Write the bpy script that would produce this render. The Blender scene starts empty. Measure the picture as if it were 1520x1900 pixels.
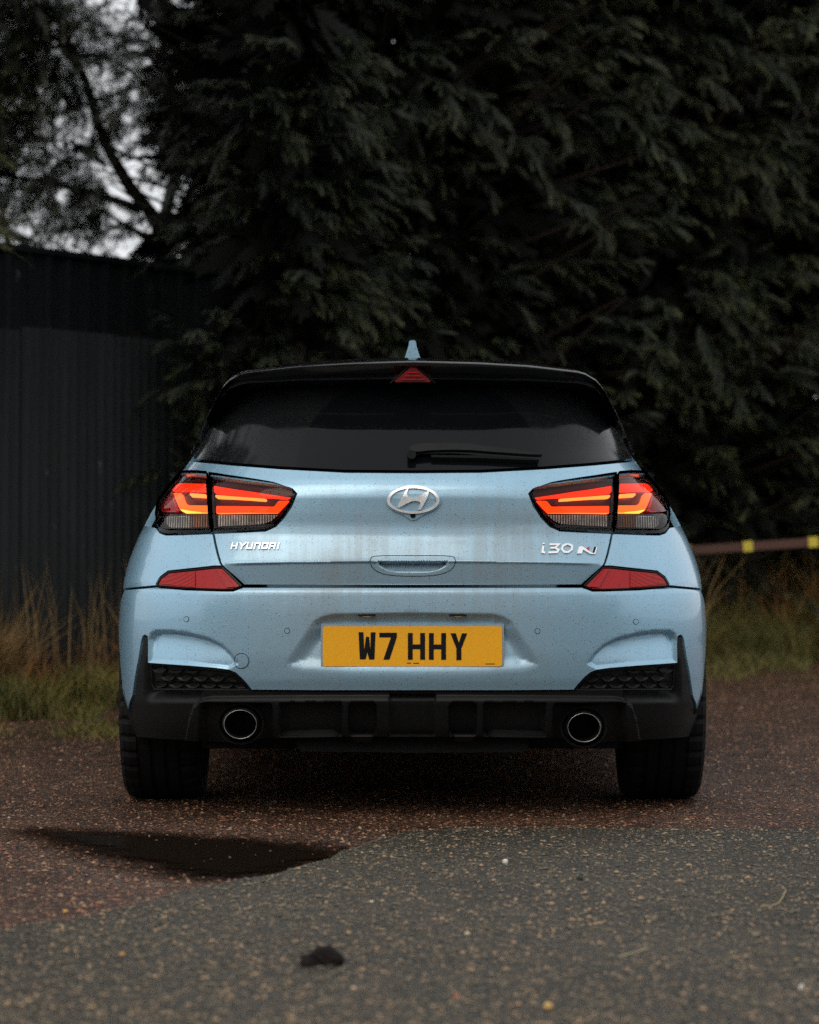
import bpy, math, random
import numpy as np
from mathutils import Vector
from mathutils.geometry import delaunay_2d_cdt

rng = np.random.default_rng(7)
random.seed(7)
scene = bpy.context.scene
COL = scene.collection
R = math.radians

# ------------------------------------------------------------------ camera, sky, sun, exposure
F, CX, CY, CZ = 5383.33, -0.0093, -8.36, 0.90        # photo focal length in photo pixels, camera position
cd = bpy.data.cameras.new('camera'); cam = bpy.data.objects.new('camera', cd); COL.objects.link(cam)
cam.location = (CX, CY, CZ); cam.rotation_euler = (R(90), 0, 0)
cd.sensor_fit = 'HORIZONTAL'; cd.sensor_width = 24.0; cd.lens = 85.0
cd.clip_start = 0.1; cd.clip_end = 3000
cd.dof.use_dof = True; cd.dof.focus_distance = 8.42; cd.dof.aperture_fstop = 2.8
scene.camera = cam

SUN_AZ, SUN_EL = R(202), R(42)      # azimuth clockwise from +Y: behind the camera, to its right
w = bpy.data.worlds.new('World'); scene.world = w; w.use_nodes = True
nt = w.node_tree; nt.nodes.clear()
sky = nt.nodes.new('ShaderNodeTexSky'); sky.sky_type = 'NISHITA'; sky.sun_disc = False
sky.sun_elevation = SUN_EL; sky.sun_rotation = SUN_AZ; sky.air_density = 1.0; sky.dust_density = 4.0; sky.ozone_density = 1.0
hs = nt.nodes.new('ShaderNodeHueSaturation'); hs.inputs['Saturation'].default_value = 0.30
bg = nt.nodes.new('ShaderNodeBackground'); bg.inputs['Strength'].default_value = 0.10
wo = nt.nodes.new('ShaderNodeOutputWorld')
cl_n = nt.nodes.new('ShaderNodeTexNoise'); cl_n.inputs['Scale'].default_value = 2.2; cl_n.inputs['Detail'].default_value = 5.0
cl_r = nt.nodes.new('ShaderNodeValToRGB'); cl_r.color_ramp.elements[0].color = (9.4, 9.7, 10.1, 1); cl_r.color_ramp.elements[1].color = (12.4, 12.6, 12.8, 1)   # overcast cloud layer
cl_m = nt.nodes.new('ShaderNodeMixRGB'); cl_m.inputs[0].default_value = 0.80
nt.links.new(cl_n.outputs[0], cl_r.inputs[0]); nt.links.new(cl_r.outputs[0], cl_m.inputs[2])
nt.links.new(sky.outputs[0], hs.inputs['Color']); nt.links.new(hs.outputs[0], cl_m.inputs[1]); nt.links.new(cl_m.outputs[0], bg.inputs['Color']); nt.links.new(bg.outputs[0], wo.inputs[0])
sl = bpy.data.lights.new('sun', 'SUN'); sl.energy = 1.0; sl.angle = R(40); sl.color = (1, 0.88, 0.72)
so = bpy.data.objects.new('sun', sl); COL.objects.link(so)
sd = Vector((math.sin(SUN_AZ) * math.cos(SUN_EL), math.cos(SUN_AZ) * math.cos(SUN_EL), math.sin(SUN_EL)))
so.rotation_euler = sd.to_track_quat('Z', 'Y').to_euler()
scene.view_settings.view_transform = 'Standard'; scene.view_settings.look = 'None'
scene.view_settings.exposure = 0.0; scene.view_settings.gamma = 1.0; scene.view_settings.use_curve_mapping = False
scene.cycles.max_bounces = 5; scene.cycles.diffuse_bounces = 3; scene.cycles.transparent_max_bounces = 8
scene.cycles.use_denoising = False; scene.cycles.use_adaptive_sampling = True; scene.cycles.adaptive_threshold = 0.015

# ------------------------------------------------------------------ material helpers
class NT:
    def __init__(s, name):
        s.m = bpy.data.materials.new(name); s.m.use_nodes = True
        s.t = s.m.node_tree; s.b = s.t.nodes['Principled BSDF']; s.out = s.t.nodes['Material Output']
        s.tc = None
    def n(s, typ, **kw):
        nd = s.t.nodes.new('ShaderNode' + typ)
        for k, v in kw.items():
            if k in nd.inputs: nd.inputs[k].default_value = v
            else: setattr(nd, k, v)
        return nd
    def l(s, a, b): s.t.links.new(a, b)
    def pos(s):
        if s.tc is None: s.tc = s.n('NewGeometry').outputs['Position']
        return s.tc
    def noise(s, scale, detail=4.0, rough=0.6, vec=None):
        nd = s.n('TexNoise', Scale=scale, Detail=detail, Roughness=rough); s.l(vec or s.pos(), nd.inputs['Vector']); return nd
    def vor(s, scale, feature='F1', vec=None):
        nd = s.n('TexVoronoi', Scale=scale); nd.feature = feature; s.l(vec or s.pos(), nd.inputs['Vector']); return nd
    def ramp(s, fac, stops):
        nd = s.n('ValToRGB'); el = nd.color_ramp.elements
        while len(el) < len(stops): el.new(0.5)
        for e, (p, c) in zip(el, stops):
            e.position = p; e.color = (c, c, c, 1) if not hasattr(c, '__len__') else (*c, 1)
        s.l(fac, nd.inputs[0]); return nd.outputs[0]
    def mix(s, fac, a, b, blend='MIX'):
        nd = s.n('MixRGB'); nd.blend_type = blend
        for i, v in ((0, fac), (1, a), (2, b)):
            if hasattr(v, 'is_output'): s.l(v, nd.inputs[i])
            elif hasattr(v, '__len__'): nd.inputs[i].default_value = (*v, 1)
            else: nd.inputs[i].default_value = v
        return nd.outputs[0]
    def math(s, op, a, b=0.0):
        nd = s.n('Math'); nd.operation = op
        for i, v in ((0, a), (1, b)):
            if hasattr(v, 'is_output'): s.l(v, nd.inputs[i])
            else: nd.inputs[i].default_value = v
        return nd.outputs[0]
    def bump(s, h, strength=0.3, dist=0.002):
        nd = s.n('Bump', Strength=strength, Distance=dist); s.l(h, nd.inputs['Height']); s.l(nd.outputs[0], s.b.inputs['Normal']); return nd
    def scaled(s, v):
        nd = s.n('Mapping'); nd.inputs['Scale'].default_value = v; s.l(s.pos(), nd.inputs['Vector']); return nd.outputs[0]
    def set(s, **kw):
        for k, v in kw.items():
            k = k.replace('_', ' ')
            i = s.b.inputs[k]
            if hasattr(v, 'is_output'): s.l(v, i)
            elif hasattr(v, '__len__') and len(v) == 3: i.default_value = (*v, 1)
            else: i.default_value = v
        return s

def simple(name, base, rough=0.5, metal=0.0, var=0.25, nscale=25.0, bump=0.0, **kw):
    t = NT(name)
    nz = t.noise(nscale, 5)
    lo = tuple(c * (1 - var) for c in base); hi = tuple(min(1, c * (1 + var)) for c in base)
    t.set(Base_Color=t.mix(nz.outputs[0], lo, hi), Metallic=metal)
    rr = t.ramp(nz.outputs[0], [(0.3, max(0, rough - 0.08)), (0.7, min(1, rough + 0.08))]); t.set(Roughness=rr)
    if bump: t.bump(t.noise(nscale * 12, 3).outputs[0], bump, 0.001)
    if max(base) < .03: t.set(Specular_IOR_Level=.15)
    t.set(**kw)
    return t.m

M = {}
def drops(t, scale=170.0, thr=0.30):
    """height of small rain drops: rounded caps in some of the Voronoi cells"""
    v = t.vor(scale)
    rnd = t.n('SeparateColor'); t.l(v.outputs['Color'], rnd.inputs[0])
    rad = t.math('MULTIPLY', rnd.outputs[0], thr)
    h = t.math('SUBTRACT', rad, v.outputs['Distance'])
    h = t.math('MAXIMUM', h, 0.0)
    return t.math('POWER', h, 0.5)

def paint():
    t = NT('blue_paint')
    blue = (0.30, 0.53, 0.70)
    sep = t.n('SeparateXYZ'); t.l(t.pos(), sep.inputs[0])
    x, z = sep.outputs[0], sep.outputs[2]
    ax = t.math('ABSOLUTE', x)
    # road film: thickest on the middle of the tailgate and bumper, thinning to the corners
    side = t.ramp(ax, [(0.30, 1.0), (0.72, 0.10)])
    low = t.ramp(z, [(0.36, 0.55), (0.50, 1.0), (0.88, 1.0), (1.02, 0.35)])
    n1 = t.ramp(t.noise(3.0, 6, 0.65).outputs[0], [(0.30, 0.45), (0.70, 1.0)])
    streak = t.ramp(t.noise(1.0, 5, 0.6, t.scaled((34, 2, 1.3))).outputs[0], [(0.36, 0.72), (0.56, 1.0)])
    fine = t.ramp(t.noise(420, 3, 0.7).outputs[0], [(0.25, 0.55), (0.75, 1.0)])
    d = t.math('MULTIPLY', side, low); d = t.math('MULTIPLY', d, n1); d = t.math('MULTIPLY', d, streak); d = t.math('MULTIPLY', d, fine)
    d = t.math('MULTIPLY', d, 0.92)
    base = t.mix(d, blue, (0.215, 0.22, 0.215))
    sv = t.vor(120); sr = t.n('SeparateColor'); t.l(sv.outputs['Color'], sr.inputs[0])
    speck = t.math('GREATER_THAN', t.math('MULTIPLY', sr.outputs[0], .26), sv.outputs['Distance'])
    speck = t.math('MULTIPLY', speck, 0.5)
    base = t.mix(speck, base, (0.05, 0.07, 0.085))
    t.set(Base_Color=base, Metallic=t.math('SUBTRACT', .5, t.math('MULTIPLY', d, .35)))
    t.set(Roughness=t.math('ADD', t.math('MULTIPLY', d, 0.25), 0.30))
    t.set(Coat_Weight=t.math('SUBTRACT', 0.9, t.math('MULTIPLY', d, 0.7)), Coat_Roughness=0.06)
    h = t.math('ADD', drops(t, 190, 0.42), t.math('MULTIPLY', t.noise(700, 2).outputs[0], 0.05))
    b = t.bump(h, 0.35, 0.0012)
    return t.m
M['paint'] = paint()

def glass(name, rough_wipe=True):
    t = NT(name)
    t.set(Base_Color=(0.004, 0.005, 0.006), Roughness=0.04, IOR=1.5, Specular_IOR_Level=.17)
    if rough_wipe:
        sep = t.n('SeparateXYZ'); t.l(t.pos(), sep.inputs[0])
        dx = t.math('SUBTRACT', sep.outputs[0], 0.02); dz = t.math('SUBTRACT', sep.outputs[2], 1.03)
        rr = t.math('SQRT', t.math('ADD', t.math('MULTIPLY', dx, dx), t.math('MULTIPLY', t.math('MULTIPLY', dz, dz), 1.5)))
        film = t.ramp(rr, [(0.355, 0.0), (0.365, 1.0)])
        film = t.math('MULTIPLY', film, t.ramp(t.noise(9, 6).outputs[0], [(0.3, 0.5), (0.7, 1.0)]))
        t.set(Roughness=t.math('ADD', t.math('MULTIPLY', film, 0.12), 0.03))
        t.set(Base_Color=t.mix(t.math('MULTIPLY', film, 0.5), (0.003, 0.004, 0.005), (0.012, 0.012, 0.012)))
        h = t.math('MULTIPLY', drops(t, 210, 0.45), t.math('ADD', film, 0.15)); t.bump(h, 0.5, 0.0015)
    return t.m
M['glass'] = glass('privacy_glass'); M['side_glass'] = glass('side_glass', False)

def gloss_black():
    t = NT('gloss_black'); t.set(Base_Color=(0.006, 0.007, 0.008), Roughness=0.12, Coat_Weight=0.4, Coat_Roughness=0.05)
    t.bump(drops(t, 150, 0.5), 0.6, 0.002); return t.m
M['gloss_black'] = gloss_black()
def plastic():
    t = NT('black_plastic'); nz = t.noise(60, 5)
    t.set(Base_Color=t.mix(nz.outputs[0], (0.004, 0.0045, 0.005), (0.009, 0.0095, 0.010)), Specular_IOR_Level=.22, Roughness=t.ramp(t.noise(8, 4).outputs[0], [(0.3, 0.42), (0.7, 0.62)]))
    h = t.math('ADD', t.math('MULTIPLY', drops(t, 160, 0.4), 1.0), t.math('MULTIPLY', t.noise(500, 2).outputs[0], 0.3)); t.bump(h, 0.4, 0.001)
    return t.m
M['plastic'] = plastic()
M['under'] = simple('underbody_black', (0.008, 0.008, 0.008), 0.8, bump=0.3)
M['rubber'] = simple('tyre_rubber', (0.006, 0.006, 0.0065), 0.65, nscale=40, bump=0.2)
M['rim'] = simple('rim_metal', (0.10, 0.10, 0.11), 0.35, 0.8)
M['chrome'] = simple('chrome', (0.40, 0.40, 0.39), 0.18, 1.0, var=0.06)
M['badge_chrome'] = simple('badge_chrome', (0.88, 0.88, 0.88), 0.30, 0.55, var=0.04)
M['pipe_steel'] = simple('pipe_steel', (0.10, 0.10, 0.10), 0.35, 1.0, var=0.4)
M['pipe_dark'] = simple('pipe_soot', (0.006, 0.006, 0.006), 0.85)
M['badge_red'] = simple('badge_red', (0.55, 0.03, 0.04), 0.3)
M['char_black'] = simple('plate_black', (0.008, 0.008, 0.009), 0.4, var=0.1)
M['lamp_dark'] = simple('lamp_housing', (0.035, 0.002, 0.002), 0.4)
M['lamp_black'] = simple('lamp_surround', (0.006, 0.004, 0.004), 0.2)
def plate_yellow():
    t = NT('plate_yellow'); f = t.ramp(t.noise(240, 4, 0.7).outputs[0], [(0.35, 0.0), (0.75, 0.45)])
    base = t.mix(f, (0.86, 0.40, 0.008), (0.50, 0.24, 0.02))
    t.set(Base_Color=base, Roughness=0.35); t.bump(drops(t, 200, 0.4), 0.3, 0.001); return t.m
M['plate_yellow'] = plate_yellow()

def lens(name, tint, rough=0.03):
    t = NT(name); t.t.nodes.remove(t.b)
    tr = t.n('BsdfTransparent'); tr.inputs[0].default_value = (*tint, 1)
    gl = t.n('BsdfGlossy'); gl.inputs['Roughness'].default_value = rough
    fr = t.n('Fresnel'); fr.inputs['IOR'].default_value = 1.33
    bp = t.n('Bump', Strength=0.4, Distance=0.0012); t.l(drops(t, 170, 0.45), bp.inputs['Height'])
    t.l(bp.outputs[0], gl.inputs['Normal'])
    mx = t.n('MixShader'); t.l(fr.outputs[0], mx.inputs[0]); t.l(tr.outputs[0], mx.inputs[1]); t.l(gl.outputs[0], mx.inputs[2])
    t.l(mx.outputs[0], t.out.inputs['Surface']); return t.m
M['lens_red'] = lens('lens_red', (0.80, 0.22, 0.18)); M['lens_clear'] = lens('lens_clear', (0.78, 0.76, 0.74))
def emit(name, colr, strength):
    t = NT(name); t.set(Base_Color=(0.3, 0.02, 0.01), Emission_Color=colr, Emission_Strength=strength, Roughness=0.4); return t.m
M['glow_orange'] = emit('light_guide_orange', (1.0, 0.30, 0.03), 3.0)
M['glow_red'] = emit('light_guide_red', (1.0, 0.10, 0.014), 1.7)
M['glow_mid'] = emit('light_guide_mid', (1.0, 0.16, 0.018), 2.2)
M['glow_led'] = emit('led_row', (1.0, 0.55, 0.10), 4.0)
M['glow_plate'] = emit('plate_lamp_glow', (1.0, 0.55, 0.2), 0.8)
def ribbed(name, base, axis='x', metal=0.9):
    t = NT(name); wv = t.n('TexWave', Scale=40.0, Distortion=0.0); wv.bands_direction = 'X'; t.l(t.pos(), wv.inputs['Vector'])
    f = t.ramp(wv.outputs[0], [(.35, 0.0), (.75, 1.0)]); f = t.math('MULTIPLY', f, t.ramp(t.noise(28, 3).outputs[0], [(.35, .25), (.65, 1.0)]))
    t.set(Base_Color=t.mix(f, tuple(.12 * c for c in base), base), Metallic=metal, Roughness=0.3); t.bump(wv.outputs[0], 0.6, 0.003); return t.m
M['refl_clear'] = ribbed('clear_reflector', (0.95, 0.92, 0.86), metal=0.2); M['refl_amber'] = ribbed('amber_reflector', (0.45, 0.15, 0.03), metal=0.2)
def red_reflector():
    t = NT('red_reflector'); v = t.vor(230, 'F1')
    t.set(Base_Color=t.mix(v.outputs['Distance'], (0.44, 0.005, 0.008), (0.26, 0.003, 0.005)), Roughness=0.3, Specular_IOR_Level=.3, Coat_Weight=.12, Coat_Roughness=0.05)
    t.bump(v.outputs['Distance'], 0.15, 0.001); return t.m
M['red_refl'] = red_reflector()
def red_grid():
    t = NT('red_grid_lens'); br = t.n('TexChecker', Scale=260.0); t.l(t.pos(), br.inputs['Vector'])
    t.set(Base_Color=t.mix(br.outputs['Fac'], (.50, .012, .010), (.16, .002, .004)), Roughness=.3, Specular_IOR_Level=.3); return t.m
M['red_grid'] = red_grid()
M['red_dim'] = simple('red_brake_lens', (0.17, 0.006, 0.008), 0.2, var=0.3, Coat_Weight=0.6)

# ------------------------------------------------------------------ mesh helpers
def mesh_obj(name, V, Fc, mat, parent=None, normals=None, smooth=False, label=None):
    V = np.asarray(V, float)
    if parent is not None:
        V = V - np.array(parent_world(parent))
    me = bpy.data.meshes.new(name)
    me.from_pydata([tuple(p) for p in V], [], [tuple(int(i) for i in f) for f in Fc]); me.update()
    if mat: me.materials.append(mat)
    if smooth or normals is not None: me.polygons.foreach_set('use_smooth', [True] * len(me.polygons))
    if normals is not None: me.normals_split_custom_set_from_vertices([tuple(n) for n in normals])
    o = bpy.data.objects.new(name, me); COL.objects.link(o)
    if parent is not None: o.parent = parent
    if label: o['label'] = label
    return o
def parent_world(p):
    v = Vector(p.location); q = p.parent
    while q: v += q.location; q = q.parent
    return v
def fast_mesh(name, V, T, mat, parent=None, smooth=False, tip=None):
    """large triangle soup from arrays"""
    V = np.asarray(V, np.float32)
    if parent is not None: V = V - np.array(parent_world(parent), np.float32)
    T = np.asarray(T, np.int32)
    me = bpy.data.meshes.new(name)
    me.vertices.add(len(V)); me.vertices.foreach_set('co', V.ravel())
    k = T.shape[1]
    me.loops.add(T.size); me.loops.foreach_set('vertex_index', T.ravel())
    me.polygons.add(len(T)); me.polygons.foreach_set('loop_start', np.arange(0, T.size, k, dtype=np.int32))
    try: me.polygons.foreach_set('loop_total', np.full(len(T), k, np.int32))
    except Exception: pass
    me.update(calc_edges=True); me.validate()
    if smooth: me.polygons.foreach_set('use_smooth', [True] * len(me.polygons))
    if tip is not None and len(me.vertices) == len(tip):
        at = me.attributes.new('tip', 'FLOAT', 'POINT'); at.data.foreach_set('value', np.asarray(tip, np.float32))
    if mat: me.materials.append(mat)
    o = bpy.data.objects.new(name, me); COL.objects.link(o)
    if parent is not None: o.parent = parent
    return o
def empty(name, loc, label=None, cat=None, group=None):
    o = bpy.data.objects.new(name, None); COL.objects.link(o); o.location = loc; o.empty_display_size = 0.2
    if label: o['label'] = label
    if cat: o['category'] = cat
    if group: o['group'] = group
    return o
def tag(o, label, cat=None, group=None, kind=None):
    o['label'] = label
    if cat: o['category'] = cat
    if group: o['group'] = group
    if kind: o['kind'] = kind
    return o
class MB:
    def __init__(s): s.V = []; s.F = []
    def add(s, V, Fc):
        b = len(s.V); s.V += [tuple(p) for p in V]; s.F += [tuple(i + b for i in f) for f in Fc]
    def box(s, c, d, ax=None):
        c = np.array(c, float); d = np.array(d, float) / 2
        A = np.eye(3) if ax is None else np.array(ax, float)
        V = [c + A[0] * sx * d[0] + A[1] * sy * d[1] + A[2] * sz * d[2] for sx in (-1, 1) for sy in (-1, 1) for sz in (-1, 1)]
        s.add(V, [(0, 1, 3, 2), (4, 6, 7, 5), (0, 4, 5, 1), (2, 3, 7, 6), (0, 2, 6, 4), (1, 5, 7, 3)])
    def tube(s, pts, rad, n=8, cap=True):
        pts = [np.array(p, float) for p in pts]; rad = rad if hasattr(rad, '__len__') else [rad] * len(pts)
        base = len(s.V); up = None
        for i, p in enumerate(pts):
            d = (pts[min(i + 1, len(pts) - 1)] - pts[max(i - 1, 0)]); d = d / (np.linalg.norm(d) + 1e-9)
            if up is None:
                up = np.cross(d, (0, 0, 1.0)) if abs(d[2]) < 0.9 else np.cross(d, (1.0, 0, 0))
            up = up - d * np.dot(up, d); up /= np.linalg.norm(up) + 1e-9; v = np.cross(d, up)
            for k in range(n):
                a = 2 * math.pi * k / n; s.V.append(tuple(p + rad[i] * (up * math.cos(a) + v * math.sin(a))))
        for i in range(len(pts) - 1):
            for k in range(n):
                a, b = base + i * n + k, base + i * n + (k + 1) % n; s.F.append((a, b, b + n, a + n))
        if cap:
            s.F.append(tuple(base + k for k in range(n))[::-1]); e = base + (len(pts) - 1) * n; s.F.append(tuple(e + k for k in range(n)))
    def build(s, name, mat, parent=None, smooth=False, label=None):
        return mesh_obj(name, s.V, s.F, mat, parent, smooth=smooth, label=label)

# ------------------------------------------------------------------ car body surface
def pchip(xs, ys):
    xs = np.array(xs, float); ys = np.array(ys, float)
    h = np.diff(xs); d = np.diff(ys) / h; m = np.zeros_like(ys); m[0] = d[0]; m[-1] = d[-1]
    for i in range(1, len(xs) - 1):
        if d[i - 1] * d[i] > 0:
            w1 = 2 * h[i] + h[i - 1]; w2 = h[i] + 2 * h[i - 1]; m[i] = (w1 + w2) / (w1 / d[i - 1] + w2 / d[i])
    def f(x):
        x = np.clip(np.asarray(x, float), xs[0], xs[-1]); i = np.clip(np.searchsorted(xs, x) - 1, 0, len(xs) - 2)
        t = (x - xs[i]) / h[i]
        return (ys[i] * (1 + 2 * t) * (1 - t) ** 2 + m[i] * h[i] * t * (1 - t) ** 2 + ys[i + 1] * t * t * (3 - 2 * t) + m[i + 1] * h[i] * t * t * (t - 1))
    return f
fR = pchip([.15, .22, .27, .33, .385, .42, .50, .60, .66, .70, .752, .80, .835, .87, .90, .94, .965, .99, 1.017, 1.06, 1.12, 1.20, 1.27, 1.32, 1.40],
           [.20, .13, .085, .055, .032, .018, .004, .0, .003, .012, .027, .048, .0625, .0660, .0655, .0655, .0700, .083, .105, .138, .186, .254, .316, .361, .43])
fW = pchip([.15, .22, .30, .342, .51, .63, .73, .815, .87, .90, .95, 1.0, 1.048, 1.0975, 1.188, 1.27, 1.328, 1.40],
           [.85, .872, .895, .904, .907, .901, .881, .850, .822, .806, .774, .738, .705, .678, .643, .600, .543, .44])
fC = pchip([.15, .9, 1.0, 1.1, 1.4], [.72, .72, .80, .95, 1.05])
NEXP = 3.0; U0 = 0.9 * math.pi / 2
fF = pchip([.15, .3, .5, .7, .85, .95, 1.0, 1.4], [4.1, 4.22, 4.30, 4.27, 4.12, 3.9, 3.8, 3.6])
def S(u, z):
    u = np.asarray(u, float); z = np.asarray(z, float)
    W, yR, yc = fW(z), fR(z), fC(z); b = yc - yR; au = np.abs(u)
    th = np.clip(au / .9, 0, math.pi / 2); s, c = np.sin(th), np.cos(th)
    r = ((s / W) ** NEXP + (c / b) ** NEXP) ** (-1 / NEXP)
    x = r * s; y = yc - r * c
    ex = np.maximum(au - U0, 0); y2 = yc + ex
    g = 1 - .026 * np.sin(np.clip((y2 - .72) / 2.65, 0, 1) * math.pi) ** 2
    yF = fF(z); k = np.clip((y2 - 3.3) / np.maximum(yF - 3.3, .05), 0, 1)
    g = g * (1 - k ** 3) ** (1 / 2.5)
    far = au > U0
    x = np.where(far, W * g, x); y = np.where(far, y2, y)
    return np.stack([x * np.sign(np.where(u == 0, 1, u)), y, z + 0 * x], -1)
def to_px(P):
    k = F / (P[..., 1] - CY)
    return 760 + (P[..., 0] - CX) * k, 950 - (P[..., 2] - CZ) * k
def px2uz(pts):
    """where the view ray through each photo pixel meets the body -> (u, z)"""
    pts = np.asarray(pts, float); ys = np.linspace(-.08, 1.15, 1231)
    k = (ys - CY) / F
    X = CX + (pts[:, 0:1] - 760) * k; Z = CZ - (pts[:, 1:2] - 950) * k
    W, yR, yc = fW(Z), fR(Z), fC(Z); b = yc - yR
    q = np.clip((yc - ys) / b, 0, None)
    g = (np.abs(X) / W) ** NEXP + q ** NEXP - 1
    inside = g <= 0
    first = np.where(inside.any(1), inside.argmax(1), g.argmin(1))
    i = np.arange(len(pts)); j = first
    jp = np.maximum(j - 1, 0); ga, gb = g[i, jp], g[i, j]
    t = np.where((ga > 0) & (gb <= 0), ga / (ga - gb + 1e-12), 1.0)
    y = ys[jp] + (ys[j] - ys[jp]) * t
    kk = (y - CY) / F; X = CX + (pts[:, 0] - 760) * kk; Z = CZ - (pts[:, 1] - 950) * kk
    th = np.arctan2(np.abs(X), np.maximum(fC(Z) - y, 0)); return np.stack([.9 * th * np.sign(X), Z], -1)
def yz2uz(y, z, side=-1):
    y = np.asarray(y, float); z = np.asarray(z, float); W, yR, yc = fW(z), fR(z), fC(z); b = yc - yR
    q = np.clip((yc - y) / b, 0, 1); x = W * (1 - q ** NEXP) ** (1 / NEXP)
    th = np.arctan2(x, np.maximum(yc - y, 0)); u = np.where(y < yc, .9 * th, U0 + (y - yc))
    return np.stack([side * u, z], -1)
def densify(pts, step, closed=True):
    pts = np.asarray(pts, float); out = []
    n = len(pts)
    for i in range(n if closed else n - 1):
        a, b = pts[i], pts[(i + 1) % n]; k = max(1, int(math.ceil(np.linalg.norm(b - a) / step)))
        for j in range(k): out.append(a + (b - a) * j / k)
    if not closed: out.append(pts[-1])
    return np.array(out)
def smooth_poly(pts, it=1):
    pts = np.asarray(pts, float)
    for _ in range(it):
        nx = np.roll(pts, -1, 0); pts = np.stack([pts * .75 + nx * .25, pts * .25 + nx * .75], 1).reshape(-1, 2)
    return pts
def inpoly(P, poly):
    x, y = P[:, 0][:, None], P[:, 1][:, None]; a = poly; b = np.roll(poly, -1, 0)
    c = ((a[:, 1] > y) != (b[:, 1] > y)); t = (b[:, 0] - a[:, 0]) * (y - a[:, 1]) / (b[:, 1] - a[:, 1] + 1e-15) + a[:, 0]
    return (np.sum(c & (x < t), 1) % 2) == 1
def segdist(P, poly, closed=True):
    a = poly if closed else poly[:-1]; b = np.roll(poly, -1, 0) if closed else poly[1:]
    out = np.empty(len(P))
    d = b - a; L = (d ** 2).sum(1) + 1e-15
    for s in range(0, len(P), 4000):
        p = P[s:s + 4000]; ap = p[:, None, :] - a[None]
        t = np.clip((ap * d).sum(2) / L, 0, 1)
        out[s:s + 4000] = np.sqrt(((ap - t[..., None] * d) ** 2).sum(2).min(1))
    return out
def sdist(P, poly):
    """signed distance, positive inside"""
    d = segdist(P, poly); return np.where(inpoly(P, poly), d, -d)
def sst(e0, e1, x):
    t = np.clip((x - e0) / (e1 - e0), 0, 1); return t * t * (3 - 2 * t)
def shrink_poly(poly, d):
    a = np.roll(poly, 1, 0); b = np.roll(poly, -1, 0)
    e1 = poly - a; e2 = b - poly
    n1 = np.stack([-e1[:, 1], e1[:, 0]], 1); n2 = np.stack([-e2[:, 1], e2[:, 0]], 1)
    n1 /= np.linalg.norm(n1, axis=1)[:, None] + 1e-12; n2 /= np.linalg.norm(n2, axis=1)[:, None] + 1e-12
    n = n1 + n2; l2 = np.maximum((n * n).sum(1), .4); n = n * (2 / l2)[:, None] * 1.0
    area = 0.5 * np.sum(poly[:, 0] * b[:, 1] - b[:, 0] * poly[:, 1])
    return poly + n * d * (1 if area > 0 else -1)
def triangulate(loops, extra=None, lines=()):
    """CDT of closed loops (even-odd), plus free points and open constraint lines"""
    V = []; E = []
    for lp in loops:
        b = len(V); V += list(map(tuple, lp)); E += [(b + i, b + (i + 1) % len(lp)) for i in range(len(lp))]
    for ln in lines:
        b = len(V); V += list(map(tuple, ln)); E += [(b + i, b + i + 1) for i in range(len(ln) - 1)]
    if extra is not None: V += list(map(tuple, extra))
    r = delaunay_2d_cdt([Vector(v) for v in V], E, [], 0, 1e-7)
    P = np.array([tuple(v) for v in r[0]]); T = np.array([t for t in r[2] if len(t) == 3])
    c = P[T].mean(1); ins = np.zeros(len(T), int)
    for lp in loops: ins += inpoly(c, np.asarray(lp)).astype(int)
    T = T[ins % 2 == 1]
    a = P[T]; ar = (a[:, 1, 0] - a[:, 0, 0]) * (a[:, 2, 1] - a[:, 0, 1]) - (a[:, 1, 1] - a[:, 0, 1]) * (a[:, 2, 0] - a[:, 0, 0])
    T = T[np.abs(ar) > 1e-12]; ar = ar[np.abs(ar) > 1e-12]
    T[ar < 0] = T[ar < 0][:, ::-1]
    used = np.unique(T); mp = -np.ones(len(P), int); mp[used] = np.arange(len(used))
    return P[used], mp[T]
def surf(uz, feat=None, lift=0.0):
    """points and normals of the body surface with a feature offset (metres, inward +)"""
    def pos(q):
        p = S(q[:, 0], q[:, 1])
        if feat is not None:
            X, Y = to_px(p); d = feat(766 + np.sign(1) * (X - 766), Y, p)
            # inward: forward (+y) at the rear, towards the axis at the flanks
            th = np.clip(np.abs(q[:, 0]) / .9, 0, math.pi / 2)
            p = p + np.stack([-np.sign(q[:, 0]) * np.sin(th) ** 3 * d, np.cos(th) ** .5 * d, 0 * d], 1)
        return p
    e = .0012; q = np.asarray(uz, float)
    p = pos(q)
    du = pos(q + [e, 0]) - pos(q - [e, 0]); dz = pos(q + [0, e]) - pos(q - [0, e])
    n = np.cross(du, dz); n /= np.linalg.norm(n, axis=1)[:, None] + 1e-12
    return p + n * lift, n
def prism(P3a, P3b, T):
    """solid between two copies of a triangulated sheet (a = outer, b = inner)"""
    n = len(P3a); Fc = [tuple(t) for t in T] + [tuple(n + i for i in t[::-1]) for t in T]
    cnt = {}
    for t in T:
        for i in range(3):
            e = (int(t[i]), int(t[(i + 1) % 3])); cnt[e] = 1
    V = list(map(tuple, P3a)) + list(map(tuple, P3b))
    for (a, b) in cnt:
        if (b, a) not in cnt:
            k = len(V); V += [tuple(P3a[a]), tuple(P3a[b]), tuple(P3b[b]), tuple(P3b[a])]
            Fc.append((k + 1, k, k + 3, k + 2))
    return V, Fc
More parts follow.
